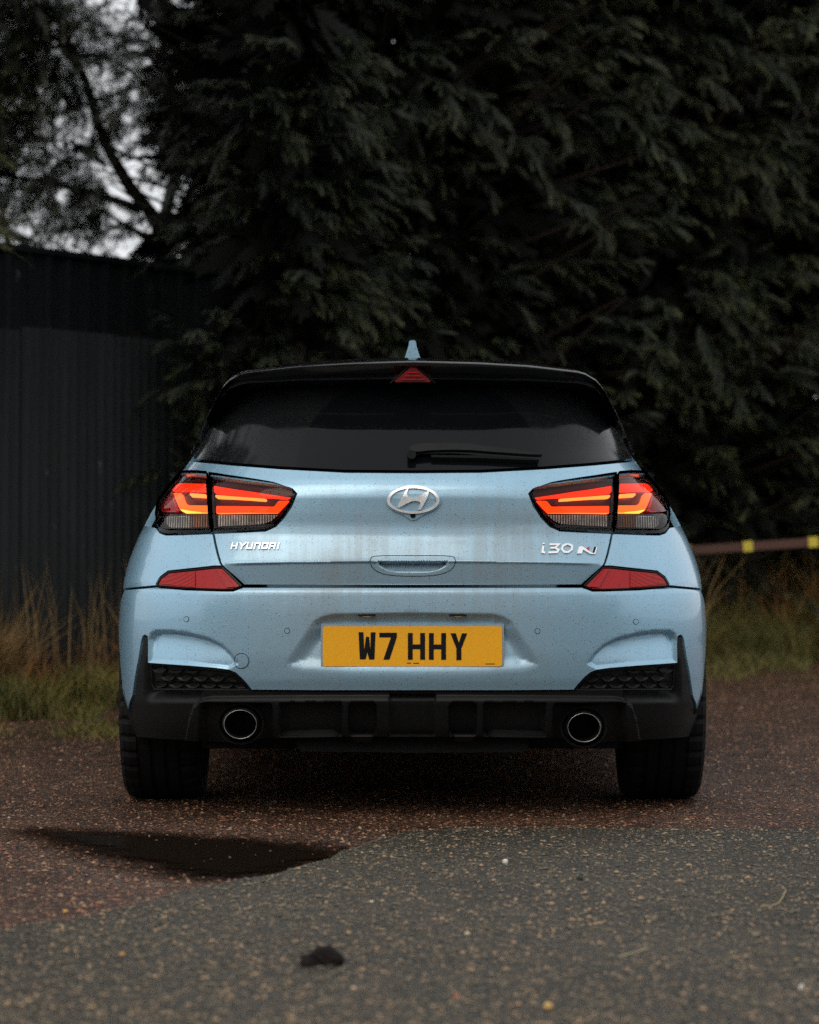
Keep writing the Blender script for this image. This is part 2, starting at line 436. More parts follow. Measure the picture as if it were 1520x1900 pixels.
def panel(name, loops_uz, mat, parent, feat=None, h=.009, lines=(), flange=.014, lift=0.0, label=None, gap=.0015, extra=None):
    outer = shrink_poly(loops_uz[0], gap) if gap else loops_uz[0]
    loops = [outer] + [shrink_poly(l, -gap) if gap else l for l in loops_uz[1:]]
    lo, hi = outer.min(0), outer.max(0)
    gx, gz = np.meshgrid(np.arange(lo[0] + h / 2, hi[0], h), np.arange(lo[1] + h / 2, hi[1], h))
    G = np.stack([gx.ravel(), gz.ravel()], 1)
    ins = inpoly(G, outer)
    for l in loops[1:]: ins &= ~inpoly(G, l)
    G = G[ins]
    if len(G):
        d = segdist(G, outer)
        for l in loops[1:]: d = np.minimum(d, segdist(G, l))
        for l in lines: d = np.minimum(d, segdist(G, l, False) + h * .1)
        G = G[d > h * .45]
    if extra is not None and len(extra):
        e = extra[inpoly(extra, outer)]; e = e[segdist(e, outer) > .002]; G = np.vstack([G, e])
    P, T = triangulate(loops, G, lines)
    p, n = surf(P, feat, lift)
    V = list(map(tuple, p)); N = list(map(tuple, n)); Fc = [tuple(t) for t in T]
    if flange:
        cnt = set()
        for t in T:
            for i in range(3): cnt.add((int(t[i]), int(t[(i + 1) % 3])))
        for (a, b) in cnt:
            if (b, a) not in cnt:
                k = len(V); pa, pb = p[a], p[b]; ia, ib = pa - n[a] * flange, pb - n[b] * flange
                e = pb - pa; ln = np.cross(e, n[a]); ln /= np.linalg.norm(ln) + 1e-12
                V += [tuple(pa), tuple(pb), tuple(ib), tuple(ia)]; N += [tuple(ln)] * 4
                Fc.append((k + 1, k, k + 3, k + 2))
    return mesh_obj(name, V, Fc, mat, parent, normals=N, label=label)
def mir(pts): return [(1532 - x, y) for x, y in pts]
def sym(half):
    """half outline on the left from the top centre round to the bottom centre -> full closed outline"""
    return list(half) + [(1532 - x, y) for x, y in half[::-1] if abs(x - 766) > .5]
def uzpoly(px, step=5): return px2uz(densify(px, step))
def solid_px(name, polys, mat, parent, lo, hi, feat=None, step=4, label=None, grid=None, smooth=False):
    """solid with the outline of photo polygons, lying on the body surface between offsets lo and hi (outward +)"""
    loops = [densify(p, step) for p in polys]
    ex = None
    if grid:
        a, b = loops[0].min(0), loops[0].max(0); gx, gy = np.meshgrid(np.arange(a[0], b[0], grid), np.arange(a[1], b[1], grid))
        G = np.stack([gx.ravel(), gy.ravel()], 1); G = G[inpoly(G, loops[0])]; G = G[segdist(G, loops[0]) > grid * .4]; ex = G
    P, T = triangulate(loops, ex)
    T = T[:, ::-1]      # photo y runs down
    uz = px2uz(P); p, n = surf(uz, feat)
    V, Fc = prism(p + n * hi, p + n * lo, T)
    return mesh_obj(name, V, Fc, mat, parent, label=label)

car = empty('hatchback_car', (0, 0, 0), 'light blue five-door hatchback seen from behind with lit tail lamps', 'car')

# ---- outlines traced from the photograph (left half, photo pixels)
LAMP_OUT = [(384.6, 886.3), (361.5, 884.2), (334, 884.2), (323.6, 889.5), (309, 902), (294, 919), (289, 929.5), (288, 961), (291, 978), (298.3, 986.3), (309, 989.5), (340.4, 988.8), (391, 987)]
LAMP_IN = [(547, 916), (541, 910), (509, 903), (446, 895), (388, 887.5), (395.5, 986.5), (446, 984.6), (492, 982), (509, 974), (524, 959), (538, 938)]
REFL = [(447, 1087), (412.6, 1053), (397, 1053), (361, 1057), (312.6, 1062), (298, 1072.6), (291.6, 1084), (295, 1087.4), (344, 1091.6), (407, 1093.7), (430.5, 1094)]
GLASS_BASE = [(766, 875.5), (640, 874.5), (520, 868), (430, 861), (357, 854)]

# tailgate ---------------------------------------------------------
PLATE_REC = np.array(sym([(766, 1136), (620, 1138), (598, 1142), (580, 1151), (555, 1188), (530, 1224), (527, 1234), (536, 1243), (560, 1250), (650, 1257), (766, 1259)]))
HANDLE = np.array(sym([(766, 1041), (699, 1041), (703, 1050), (716, 1058), (735, 1063), (766, 1064)]))
def crease(a): return 1043 + 5 * (a / 350) ** 2
def feat_tailgate(X, Y, p):
    a = np.abs(X - 766); c = crease(a)
    d = .030 * np.clip((Y - c) / 42, 0, 1) ** .9
    d = d - .003 * np.exp(-((Y - c) / 6.0) ** 2) * (Y < c) * sst(352, 300, a)
    pts = np.stack([X, Y], 1); near = (a < 95) & (Y > 1025) & (Y < 1080)
    if near.any():
        q = np.zeros(len(X)); q[near] = sst(0, 5, sdist(pts[near], HANDLE)); d = d * (1 - q) + q * (.038 - .02 * np.clip((Y - 1041) / 22, 0, 1))
    return d
tg = [(766, 877.5)] + [(x, y + 2) for x, y in GLASS_BASE[1:]] + [(348, 864), (338, 874), (334, 881)] + \
     [(361.5, 881), (388, 883.8), (446, 891.5), (509, 899.5), (543, 907), (551, 915.5), (542, 939), (528, 960), (512, 977), (493, 985.5), (446, 988), (397.5, 990),
      (400.5, 1007), (405.5, 1028), (410, 1044), (414.5, 1052), (448.5, 1085.5), (600, 1086.5), (766, 1086.5)]
ln = [(x, crease(abs(x - 766))) for x in np.linspace(420, 1112, 120)]
hl = densify(HANDLE, 4); hl = np.vstack([hl, hl[:1]])
ex = np.vstack([px2uz(np.array([(x, crease(abs(x - 766)) + dy) for x in np.linspace(424, 1108, 130)])) for dy in (-9, -4, 4, 9)] + [px2uz(densify(HANDLE + (HANDLE - [766, 1052]) * k, 5)) for k in (-.08, .06)])
tailgate = panel('tailgate', [uzpoly(sym(tg))], M['paint'], car, feat_tailgate, lines=[px2uz(np.array(ln)), px2uz(hl)], extra=ex)
# part line round the handle
hb = smooth_poly(np.array(sym([(766, 1031), (694, 1031), (687, 1036), (687, 1046), (693, 1057), (712, 1066), (740, 1069), (766, 1069.5)])), 2)
loop = np.vstack([hb, hb[:1]])
p_, n_ = surf(px2uz(loop), feat_tailgate)
mb = MB(); mb.tube(p_ + n_ * .0002, .0011, 5, False); mb.build('handle_seam', M['char_black'], tailgate)

# bumper -----------------------------------------------------------
SCOOP = np.array([(274, 1231), (273, 1186), (278, 1173), (292, 1168), (320, 1168.5), (352, 1173), (388, 1182), (412, 1194), (430, 1210), (446, 1232), (425, 1244), (350, 1236)])
def feat_bumper(X, Y, p):
    Xl = 766 - np.abs(X - 766); pts = np.stack([Xl, Y], 1); d = np.zeros(len(X))
    rear = p[:, 1] < .6
    d += np.where(rear, .020 * (1 - np.sqrt(np.clip(1 - ((1100 - Y) / 12).clip(0, 1) ** 2, 0, 1))), 0)
    m = (Xl > 510) & (Y > 1120) & (Y < 1275)
    if m.any():
        s = sdist(pts[m], PLATE_REC); top = np.clip((Y[m] - 1136) / 30, 0, 1)
        wdt = 8 + 24 * top
        d[m] += .031 * sst(0, 1, s / wdt) * np.clip((1262 - Y[m]) / 75, 0, 1) ** .8
    m = (Xl > 262) & (Xl < 460) & (Y > 1160) & (Y < 1250) & rear
    if m.any():
        s = sdist(pts[m], SCOOP)
        d[m] += .024 * sst(0, 9, s) * (1 - .75 * sst(1178, 1236, Y[m] - (Xl[m] - 275) * .10))
    return d
br = [(766, 1090), (600, 1090), (450, 1090), (433, 1097), (407, 1096.8), (344, 1094.7), (295, 1090.5), (289, 1089)]
ang = np.linspace(R(133), R(180), 14); AC = (.78, .3235); AR = .366
arch_y = AC[0] + AR * np.cos(ang); arch_z = AC[1] + AR * np.sin(ang)
seam = yz2uz(np.linspace(.40, arch_y[0], 8), np.linspace(.665, arch_z[0], 8))
archuz = yz2uz(arch_y, arch_z)
bl = [(240, 1306), (245.7, 1291), (251.6, 1250), (257, 1222), (262, 1190), (265, 1180.5), (269, 1178), (273.5, 1181), (274, 1200), (274, 1230.5), (300, 1232.5), (350, 1236), (400, 1240), (425, 1243.5), (437, 1248.5), (448, 1258), (459, 1270), (467, 1280.5), (600, 1281.5), (766, 1281.5)]
left = np.vstack([px2uz(densify(br, 5, False)), seam, archuz[1:], yz2uz(np.array([.40]), np.array([.30])), px2uz(densify(bl, 5, False))])
full = np.vstack([left, (left * [-1, 1])[::-1][1:-1]])
pr = densify(PLATE_REC, 5); sc = densify(SCOOP, 5)
ex = [px2uz(pr), px2uz(sc), px2uz(np.array(mir(sc)))]
for k in (4, 9, 16): ex.append(px2uz(shrink_poly(pr, k)));
for k in (3, 6, 10): ex += [px2uz(shrink_poly(sc, k)), px2uz(np.array(mir(shrink_poly(sc, k))))]
for dy in (1092.5, 1095, 1098): ex.append(px2uz(np.array([(x, dy) for x in np.linspace(455, 1077, 130)])))
bumper = panel('rear_bumper', [full], M['paint'], car, feat_bumper, extra=np.vstack(ex), h=.009)

# black lower valance with diffuser ---------------------------------
def boxsd(X, Y, x0, x1, y0, y1, r=3):
    qx = np.abs(X - (x0 + x1) / 2) - (x1 - x0) / 2 + r; qy = np.abs(Y - (y0 + y1) / 2) - (y1 - y0) / 2 + r
    return -(np.hypot(np.maximum(qx, 0), np.maximum(qy, 0)) + np.minimum(np.maximum(qx, qy), 0) - r)
FRAME = np.array([(338, 1400), (349, 1335), (357, 1309), (371, 1295), (395, 1289.5), (766, 1286.5), (900, 1286.5), (900, 1400)])
def feat_valance(X, Y, p):
    a = np.abs(X - 766); Xl = 766 - a; pts = np.stack([Xl, Y], 1)
    d = np.full(len(X), .004)
    ins = (Xl > 262) & (Xl < 372)
    d += np.where(ins, .034 * (1 - sst(1281, 1306, Y)) * sst(264, 282, Xl) * sst(1215, 1250, Y), 0)
    d += np.where((Xl < 262 + (1240 - Y) * -.05) & (Y < 1300), .0, 0)
    f = sdist(pts, FRAME)
    d -= .020 * sst(0, 7, f) * sst(1287, 1303, Y)
    rec = np.maximum.reduce([boxsd(Xl, Y, 374, 508, 1304, 1392, 8), boxsd(Xl, Y, 519, 636, 1303, 1366, 3), boxsd(Xl, Y, 646, 700, 1303, 1366, 9)])
    d += .040 * sst(0, 3.0, rec)
    d += .022 * sst(0, 3, boxsd(Xl, Y, 722, 810, 1287, 1366, 2))
    d += .010 * sst(0, 3, boxsd(Xl, Y, 700, 722, 1300, 1370, 2)) * 0
    return d
va = [(766, 1283.5), (600, 1283.5), (466, 1282.5), (420, 1280.5), (281, 1280.5), (276.5, 1273), (275.5, 1232), (275, 1185), (271, 1180.5), (266, 1183), (259.5, 1222), (254, 1252), (248, 1292), (242.5, 1306), (234, 1314), (233, 1322), (240, 1345), (252, 1368), (300, 1372), (345, 1374), (420, 1380), (500, 1370), (640, 1367), (766, 1367)]
ex = []
for bx_ in ((374, 508, 1304, 1378), (519, 636, 1303, 1365), (646, 700, 1303, 1365), (722, 766, 1287, 1365)):
    for k in (0, 3):
        q = densify(np.array([(bx_[0] + k, bx_[2] + k), (bx_[1] - k, bx_[2] + k), (bx_[1] - k, bx_[3] - k), (bx_[0] + k, bx_[3] - k)]), 4); ex += [px2uz(q), px2uz(np.array(mir(q)))]
fr_ = densify(FRAME[:6], 4, False); ex += [px2uz(fr_), px2uz(np.array(mir(fr_))), px2uz(fr_ + [3, 5]), px2uz(np.array(mir(fr_ + [3, 5])))]
valance = panel('diffuser', [uzpoly(sym(va))], M['plastic'], car, feat_valance, extra=np.vstack(ex), h=.008, flange=.03)
# corner mesh inserts with hexagon plates
INS = [(275.5, 1232), (350, 1238), (425, 1245.5), (436, 1250.5), (447, 1260), (463, 1279), (419, 1278.5), (282, 1278.5), (277.5, 1271)]
for sgn in (0, 1):
    mm = (lambda q: mir(q)) if sgn else (lambda q: list(q))
    fi = lambda X, Y, p: np.full(len(X), .020)
    ins_o = panel('grille_insert', [uzpoly(mm(INS), 4)], M['plastic'], car, fi, h=.012, flange=0, gap=0)
    rim = np.array(densify(mm(INS), 4)); p_, n_ = surf(px2uz(np.vstack([rim, rim[:1]])), fi)
    mb = MB(); mb.tube(p_ + n_ * .006, .0035, 6, False); mb.build('insert_rim', M['plastic'], ins_o)
    insp = np.array(INS)
    for r_ in range(3):
        for c_ in range(-1, 7):
            cx_ = 292 + c_ * 31 + (15.5 if r_ % 2 else 0); cy_ = 1242 + r_ * 13.2 + (cx_ - 275) * .012
            hx = np.array([(cx_ - 13.8, cy_), (cx_ - 7, cy_ - 5.4), (cx_, cy_ - 6.8), (cx_ + 7, cy_ - 5.4), (cx_ + 13.8, cy_), (cx_ + 7, cy_ + 5.4), (cx_, cy_ + 6.8), (cx_ - 7, cy_ + 5.4)])
            ok = sdist(hx, insp) > 2.0
            if ok.sum() < 5: continue
            hx = hx[ok]
            hx = np.array(mm(hx)) if not sgn else np.array(mir(hx))[::-1]
            P, n_ = surf(px2uz(hx), fi); c3 = P.mean(0); nn = n_.mean(0)
            inner = c3 + (P - c3) * .66
            k = len(P); V = list(P + n_ * .0015) + list(P + n_ * .0085) + list(inner + n_ * .0035) + [c3 + nn * .003]
            Fc = []
            for i in range(k):
                j = (i + 1) % k; Fc += [(i, j, k + j, k + i), (k + i, k + j, 2 * k + j, 2 * k + i), (2 * k + i, 2 * k + j, 3 * k)]
            mesh_obj('hexagon_plate', V, Fc, M['plastic'], ins_o)

# tail lamps -------------------------------------------------------
def lampset(side):
    mm = (lambda q: mir(q)) if side else (lambda q: list(q))
    def strips(parent, specs, depth):
        for nm, poly, mt, lo, hi in specs:
            solid_px(nm, [smooth_poly(densify(np.array(mm(poly)), 5), 2)], M[mt], parent, -depth + lo, -depth + hi, grid=6)
    for nm, outl, hz in (('outer_tail_lamp', LAMP_OUT, 0), ('inner_tail_lamp', LAMP_IN, 1)):
        poly = np.array(mm(outl)); D = .030
        uz = uzpoly(poly, 4)
        hous = panel(nm, [uz], M['lamp_dark'], car, lambda X, Y, p: np.full(len(X), D), h=.010, flange=-D, gap=.0012,
                     label='lit tail lamp on the %s %s' % (('left', 'right')[side], ('corner of the body', 'edge of the tailgate')[hz]))
        # dark surround rim along the outline
        rim = densify(shrink_poly(densify(poly, 4), 3.0), 4)
        p_, n_ = surf(px2uz(np.vstack([rim, rim[:1]])))
        mb = MB(); mb.tube(p_ - n_ * .0035, .0026, 6, False); mb.build('lamp_rim', M['lamp_black'], hous)
        # lens in two panes: red above, clear below
        cut = 952.0
        up = np.array([q for q in densify(poly, 3) if q[1] <= cut]); dn = np.array([q for q in densify(poly, 3) if q[1] > cut])
        cen = poly.mean(0)
        def ordered(q):
            c = q.mean(0); return q[np.argsort(np.arctan2(q[:, 1] - c[1], q[:, 0] - c[0]))]
        panel('red_lens', [px2uz(ordered(up))], M['lens_red'], hous, None, h=.012, flange=0, lift=-.0005, gap=.0)
        panel('clear_lens', [px2uz(ordered(dn))], M['lens_clear'], hous, None, h=.012, flange=0, lift=-.0005, gap=.0)
        # reflector bowl of the lower zone
        if hz == 0:
            for q, mt, nm2 in (([(300, 954.5), (346, 954.5), (346, 976), (312, 976), (305, 973), (301, 967)], 'refl_clear', 'reversing_reflector'), ([(348, 954.5), (386, 954.5), (388, 976), (348, 976)], 'refl_amber', 'indicator_reflector')):
                solid_px(nm2, [mm(q)], M[mt], hous, -.024, -.014, grid=6)
            specs = [('light_strip', [(380.4, 892.5), (380.4, 905.3), (333.5, 904.8), (307, 904.6), (318, 897), (329.6, 891.5)], 'glow_red', 0, .010),
                     ('light_strip', [(384, 936), (347.2, 935), (339, 931), (335, 925), (331.5, 910.5), (317, 910.5), (325.7, 934), (330, 943), (336, 948), (384.3, 949)], 'glow_orange', 0, .012),
                     ('led_row', [(379.4, 914.2), (379.4, 918.8), (349, 916.2), (349, 912.2)], 'glow_led', .004, .014)]
        else:
            solid_px('reversing_reflector', [mm([(399, 954.5), (514, 955), (502, 966), (488, 971), (446, 973.5), (400.5, 975)])], M['refl_clear'], hous, -.024, -.014, grid=6)
            specs = [('light_strip', [(538.6, 922.4), (393, 896.3), (393, 909), (530.8, 926.6)], 'glow_red', 0, .010),
                     ('light_strip', [(534.7, 928.6), (516.2, 928.6), (506.4, 939.7), (398, 937), (398, 951.5), (513.2, 952)], 'glow_mid', 0, .012),
                     ('led_row', [(491.7, 929.6), (397, 920.6), (397, 915.8), (491.7, 924.8)], 'glow_led', .004, .014)]
        if hz == 0: specs.append(('red_panel', [(313, 911), (305, 906.5), (296, 919), (293, 931), (294, 946), (322, 947), (319, 936)], 'red_refl', -.002, .010))
        strips(hous, specs, .022)
    rf = panel('rear_reflector', [uzpoly(mm(REFL), 4)], M['red_refl'], car, lambda X, Y, p: np.full(len(X), .003), h=.010, flange=.012, gap=.0022,
               label='red reflector set into the bumper, %s side' % ('left', 'right')[side])
    solid_px('reflector_grid', [mm([(362, 1060.5), (314, 1065.5), (301, 1074), (297, 1083), (344, 1088.5), (362, 1089.5)])], M['red_grid'], rf, -.002, .0004, grid=6)
    solid_px('reflector_facet', [mm([(409, 1056), (402, 1056), (421, 1090.5), (436, 1089)])], M['red_refl'], rf, -.002, .003, grid=6)
    rimp = densify(np.array(mm(REFL)), 4); p_, n_ = surf(px2uz(np.vstack([rimp, rimp[:1]])))
    mb = MB(); mb.tube(p_ - n_ * .003, .0032, 6, False); mb.build('reflector_rim', M['lamp_black'], rf)
for side in (0, 1): lampset(side)

# rear window, pillar blades, wiper ---------------------------------
gl = [(766, 873.5)] + [(x, y - 2) for x, y in GLASS_BASE[1:-1]] + [(358, 851.5), (364, 828), (377, 797), (388, 770), (402, 742), (425, 715), (460, 700), (766, 690)]
window = panel('rear_window', [uzpoly(sym(gl))], M['glass'], car, None, h=.016, flange=.01)
for side in (0, 1):
    mm = (lambda q: mir(q)) if side else (lambda q: list(q))
    solid_px('pillar_blade', [mm([(386, 763), (401, 769), (398, 778), (384, 802), (368, 830), (358, 846), (362, 830), (374, 796)])], M['gloss_black'], car, .001, .014, grid=6)
def glassmap(pts, lift):
    p, n = surf(px2uz(np.array(pts, float))); return p + n * lift
wiper = MB(); wp = glassmap([(764, 846), (766, 846)], .006); wiper.tube([wp[0] - (0, -.012, 0), wp[0] - (0, .030, 0)], .013, 14); wiper = wiper.build('wiper', M['plastic'], car, smooth=False, label='rear wiper parked along the bottom of the window')
solid_px('wiper_arm', [smooth_poly(np.array([(760, 842), (768, 836), (800, 833.5), (860, 834), (915, 841.5), (1000, 853), (1002, 857), (915, 850.5), (860, 846), (800, 847), (775, 850), (762, 849)]), 1)], M['plastic'], wiper, .018, .030, grid=8)
solid_px('wiper_blade', [[(800, 851), (900, 852.5), (998, 859), (998, 861.5), (900, 857), (800, 855)]], M['under'], wiper, .001, .018, grid=8)

# spoiler ----------------------------------------------------------
def spoiler_sections():
    secs = []
    N = 26
    for i in range(-N, N + 1):
        t = i / N; at = abs(t)
        # rear edge in photo pixels
        a_px = np.interp(at, [0, .3, .55, .75, .86, .93, 1.0], [0, 120, 215, 316, 344, 360, 383])
        e_py = np.interp(at, [0, .3, .55, .75, .86, .93, 1.0], [668, 671.2, 676.5, 688, 704, 727, 775])
        ye = .175 + .30 * at ** 3.2
        k = (ye - CY) / F; x = math.copysign(a_px * k, t) ; ze = CZ - (e_py - 950) * k
        th = .016 - .006 * at
        zr = ze + .018 * (1 - at ** 2)                 # roof side of the wing
        yr = ye + .38 - .16 * at ** 2
        # closed profile: top front, top, rear edge top, rear edge bottom, pocket, inner lip, lower front
        th = th * (1 - .4 * at ** 4); q_ = 1 - .75 * at ** 3
        prof = [(yr, zr + .004), (ye + .16, ze + .016 * (1 - at ** 4)), (ye + .03, ze + .001), (ye + .004, ze - .003), (ye, ze - .007), (ye + .003, ze - th),
                (ye + .045, ze - th - .016 * q_), (ye + .06, ze - th - .030 * q_), (ye + .063, ze - th - .036 * q_), (ye + .10, ze - th - .046 * q_), (yr, ze - .10 * (1 - .5 * at))]
        secs.append([(x, y, z) for y, z in prof])
    return np.array(secs)
sec = spoiler_sections(); ns, npf = sec.shape[:2]
V = sec.reshape(-1, 3); Fc = []
for i in range(ns - 1):
    for j in range(npf):
        a = i * npf + j; b = i * npf + (j + 1) % npf; Fc.append((a, a + npf, b + npf, b))
Fc += [tuple(range(npf)), tuple(range((ns - 1) * npf, ns * npf))[::-1]]
spoiler = mesh_obj('roof_spoiler', V, Fc, M['gloss_black'], car, smooth=True)
me = spoiler.data
me.set_sharp_from_angle(angle=R(38))
# high brake light: red triangle under the spoiler lip
def spoint(px, py, y):
    k = (y - CY) / F; return (CX + (px - 760) * k, y, CZ - (py - 950) * k)
mb = MB()
tri = [(766, 679), (771, 682), (800, 707), (797, 709), (735, 709), (732, 707), (761, 682)]
fr3 = [spoint(x, y, .200 + (709 - y) * -.0003) for x, y in tri]; bk3 = [(x, y + .05, z) for x, y, z in fr3]; k = len(tri)
mb.add(fr3 + bk3, [tuple(range(k))[::-1], tuple(range(k, 2 * k))] + [(i, (i + 1) % k, k + (i + 1) % k, k + i) for i in range(k)])
bl_ = mb.build('brake_light', M['red_dim'], spoiler)
for yy, x0, x1 in ((691, 757, 776), (697.5, 751, 782), (704, 745, 788)):
    mb = MB(); c = spoint((x0 + x1) / 2, yy, .196 + (709 - yy) * -.0003); mb.box(c, ((x1 - x0) * .00159, .006, .0028)); mb.build('lamp_bar', M['red_refl'], bl_)
mb = MB()
for s_ in (-1, 1):
    mb.tube([spoint(766 + s_ * 2, 675, .193), spoint(766 + s_ * 42, 711, .206)], .0022, 5)
mb.build('brake_light_surround', M['plastic'], spoiler)

# shark fin aerial -------------------------------------------------
stations = []
for t in np.linspace(0, 1, 9):                     # t: 0 rear .. 1 front
    y = .66 + .20 * t
    hgt = .078 * (1 - t) ** .75 + .004; wb = .037 * (1 - .35 * t); wt = .0105 * (1 - .2 * t)
    zb = 1.352 + .01 * t
    stations.append([(-wb, y, zb), (-wb * .62, y, zb + hgt * .38), (-wt * 1.15, y, zb + hgt * .80), (-wt, y, zb + hgt * .96), (-wt * .5, y, zb + hgt), (wt * .5, y, zb + hgt), (wt, y, zb + hgt * .96), (wt * 1.15, y, zb + hgt * .80), (wb * .62, y, zb + hgt * .38), (wb, y, zb)])
V = np.array(stations).reshape(-1, 3); n9 = 10; Fc = []
for i in range(8):
    for j in range(9): a = i * n9 + j; Fc.append((a, a + 1, a + n9 + 1, a + n9))
Fc += [tuple(range(n9))[::-1], tuple(range(80, 90))]
mesh_obj('aerial_fin', V, Fc, M['paint'], car)

# body sides, roof, bonnet -----------------------------------------
def body_side(side):
    sg = -1 if side == 0 else 1
    def Y(pts): q = np.array(pts, float); return yz2uz(q[:, 0], q[:, 1], -1)
    a1 = [(289.5, 1086.5), (289.5, 1083), (296.5, 1070.5), (311.5, 1059.3), (361, 1054), (397, 1050), (411.5, 1050), (408, 1044), (403, 1028), (398, 1007), (395, 991), (391, 990.3), (340.4, 992.5), (308, 993), (296.5, 989), (289, 979)]
    r1 = px2uz(densify(a1, 5, False))
    lz = np.linspace(r1[-1][1] + .006, 1.0, 10)
    umax = px2uz(np.array([(288, 961), (289, 930)]))[:, 0].min() - .012
    r2 = np.stack([np.full(10, umax), lz], 1); r2[-1, 0] = px2uz(np.array([(322, 886)]))[0, 0] - .01
    r3 = px2uz(densify([(332, 881), (337, 873), (347, 863), (355, 852.5), (361, 828), (374, 796), (385, 769), (399, 741), (422, 714), (445, 700)], 5, False))
    r3 = r3[r3[:, 1] < 1.335]
    top = Y([(y, 1.335) for y in np.linspace(.75, 2.25, 12)])
    ap = Y(densify([(2.25, 1.335), (3.0, 1.0), (3.35, .925), (3.9, .86), (4.0, .7), (4.0, .3)], .08, False))
    fa = [(3.43 + .36 * math.cos(t), .3235 + .36 * math.sin(t)) for t in np.linspace(R(-12), R(192), 26)]
    ra = [(.78 + AR * math.cos(t), .3235 + AR * math.sin(t)) for t in np.linspace(R(-12), R(133), 26)]
    bot = Y([(4.0, .25)] + fa + list(map(tuple, densify([(3.0, .22), (1.2, .22)], .1, False))) + ra)
    lp = np.vstack([r1, r2, r3, top, ap, bot, np.stack([seam[::-1, 0], seam[::-1, 1] + .004], 1)])
    win = Y(densify([(1.02, 1.055), (1.20, 1.16), (1.45, 1.262), (1.75, 1.292), (2.22, 1.285), (2.62, 1.14), (2.86, 1.025), (2.0, 1.03), (1.3, 1.035)], .06))
    lp = lp * [-sg, 1] if sg > 0 else lp; win2 = win * [-1, 1] if sg > 0 else win
    def feat(X, Y_, p):
        z = p[:, 2]; y = p[:, 1]
        # crease that runs back from the door handle and fades on the quarter
        zc = .80 - (1.1 - y) * .22
        return np.where((y > .25), .010 * np.exp(-((z - zc + .02) / .022) ** 2) * sst(.28, .5, y), 0)
    o = panel('body_side', [lp, win2], M['paint'], car, feat, h=.022, flange=.02, label='blue %s flank of the car' % ('left', 'right')[side])
    panel('side_window', [win2], M['side_glass'], car, lambda X, Y_, p: np.full(len(X), .006), h=.05, flange=.01, gap=.002)
for side in (0, 1): body_side(side)
def loft(name, st, mat, nx=13):
    V = []; Fc = []
    for (y, ze, hw, cr, yb) in st:
        for i in range(nx):
            t = -1 + 2 * i / (nx - 1); V.append((hw * t, y + yb * t * t, ze + cr * (1 - t * t)))
    for i in range(len(st) - 1):
        for j in range(nx - 1): a = i * nx + j; Fc.append((a, a + 1, a + nx + 1, a + nx))
    return mesh_obj(name, V, Fc, mat, car, smooth=True)
loft('roof', [(.56, 1.318, .53, .028, .12), (.8, 1.326, .54, .046, .04), (1.2, 1.333, .54, .066, 0), (1.7, 1.334, .54, .078, 0), (2.2, 1.332, .53, .066, 0)], M['gloss_black'])
loft('windscreen', [(2.2, 1.331, .53, .064, 0), (2.6, 1.17, .63, .07, -.05), (3.02, .99, .72, .06, -.22)], M['side_glass'])
loft('bonnet', [(2.9, .95, .75, .06, 0), (3.4, .90, .78, .075, 0), (3.9, .82, .74, .06, -.1), (4.2, .70, .60, .05, -.25)], M['paint'])
nz_ = []
for z in np.linspace(.2, .86, 9):
    for t in np.linspace(-1, 1, 15):
        nz_.append((fW(z) * .99 * math.copysign(1 - (1 - abs(t)) ** 2.2, t) if t else 0, 4.0 + (fF(z) - 4.0) * (1 - abs(t) ** 3), z))
Fc = [(i * 15 + j, i * 15 + j + 1, i * 15 + j + 16, i * 15 + j + 15) for i in range(8) for j in range(14)]
mesh_obj('front_bumper', nz_, Fc, M['paint'], car, smooth=True)
for sx in (-1, 1):
    mb = MB(); mb.box((sx * .84, 2.78, .985), (.17, .12, .13)); mb.box((sx * .76, 2.80, .95), (.08, .05, .04)); mb.build('door_mirror', M['gloss_black'], car)
# floor, inner arches, undertray
mb = MB(); mb.box((0, 2.5, .25), (1.34, 3.2, .21)); mb.box((0, .66, .33), (1.22, .80, .26)); mb.build('underbody', M['under'], car)
for sx in (-1, 1):
    for cy in (.78, 3.43):
        aa = np.linspace(R(-5), R(185), 16)
        V = [(sx * xx, cy + .385 * math.cos(q), .3235 + .385 * math.sin(q)) for q in aa for xx in (.60, .872)]
        mesh_obj('wheel_arch_liner', V, [(2 * i, 2 * i + 1, 2 * i + 3, 2 * i + 2) for i in range(15)] + [tuple(range(0, 32, 2))], M['under'], car)
ut = MB()
def uts(px, py, y): return spoint(px, py, y)
pf = [(548, 1372), (552, 1388), (562, 1394), (766, 1397), (970, 1396), (979, 1391), (982, 1372), (998, 1372), (998, 1362), (530, 1362), (530, 1372)]
fr3 = [uts(x, y, .16) for x, y in pf]; bk3 = [(x, y + .55, z + .02) for x, y, z in fr3]; k = len(pf)
ut.add(fr3 + bk3, [tuple(range(k))[::-1], tuple(range(k, 2 * k))] + [(i, (i + 1) % k, k + (i + 1) % k, k + i) for i in range(k)])
ut.build('undertray', M['under'], car)

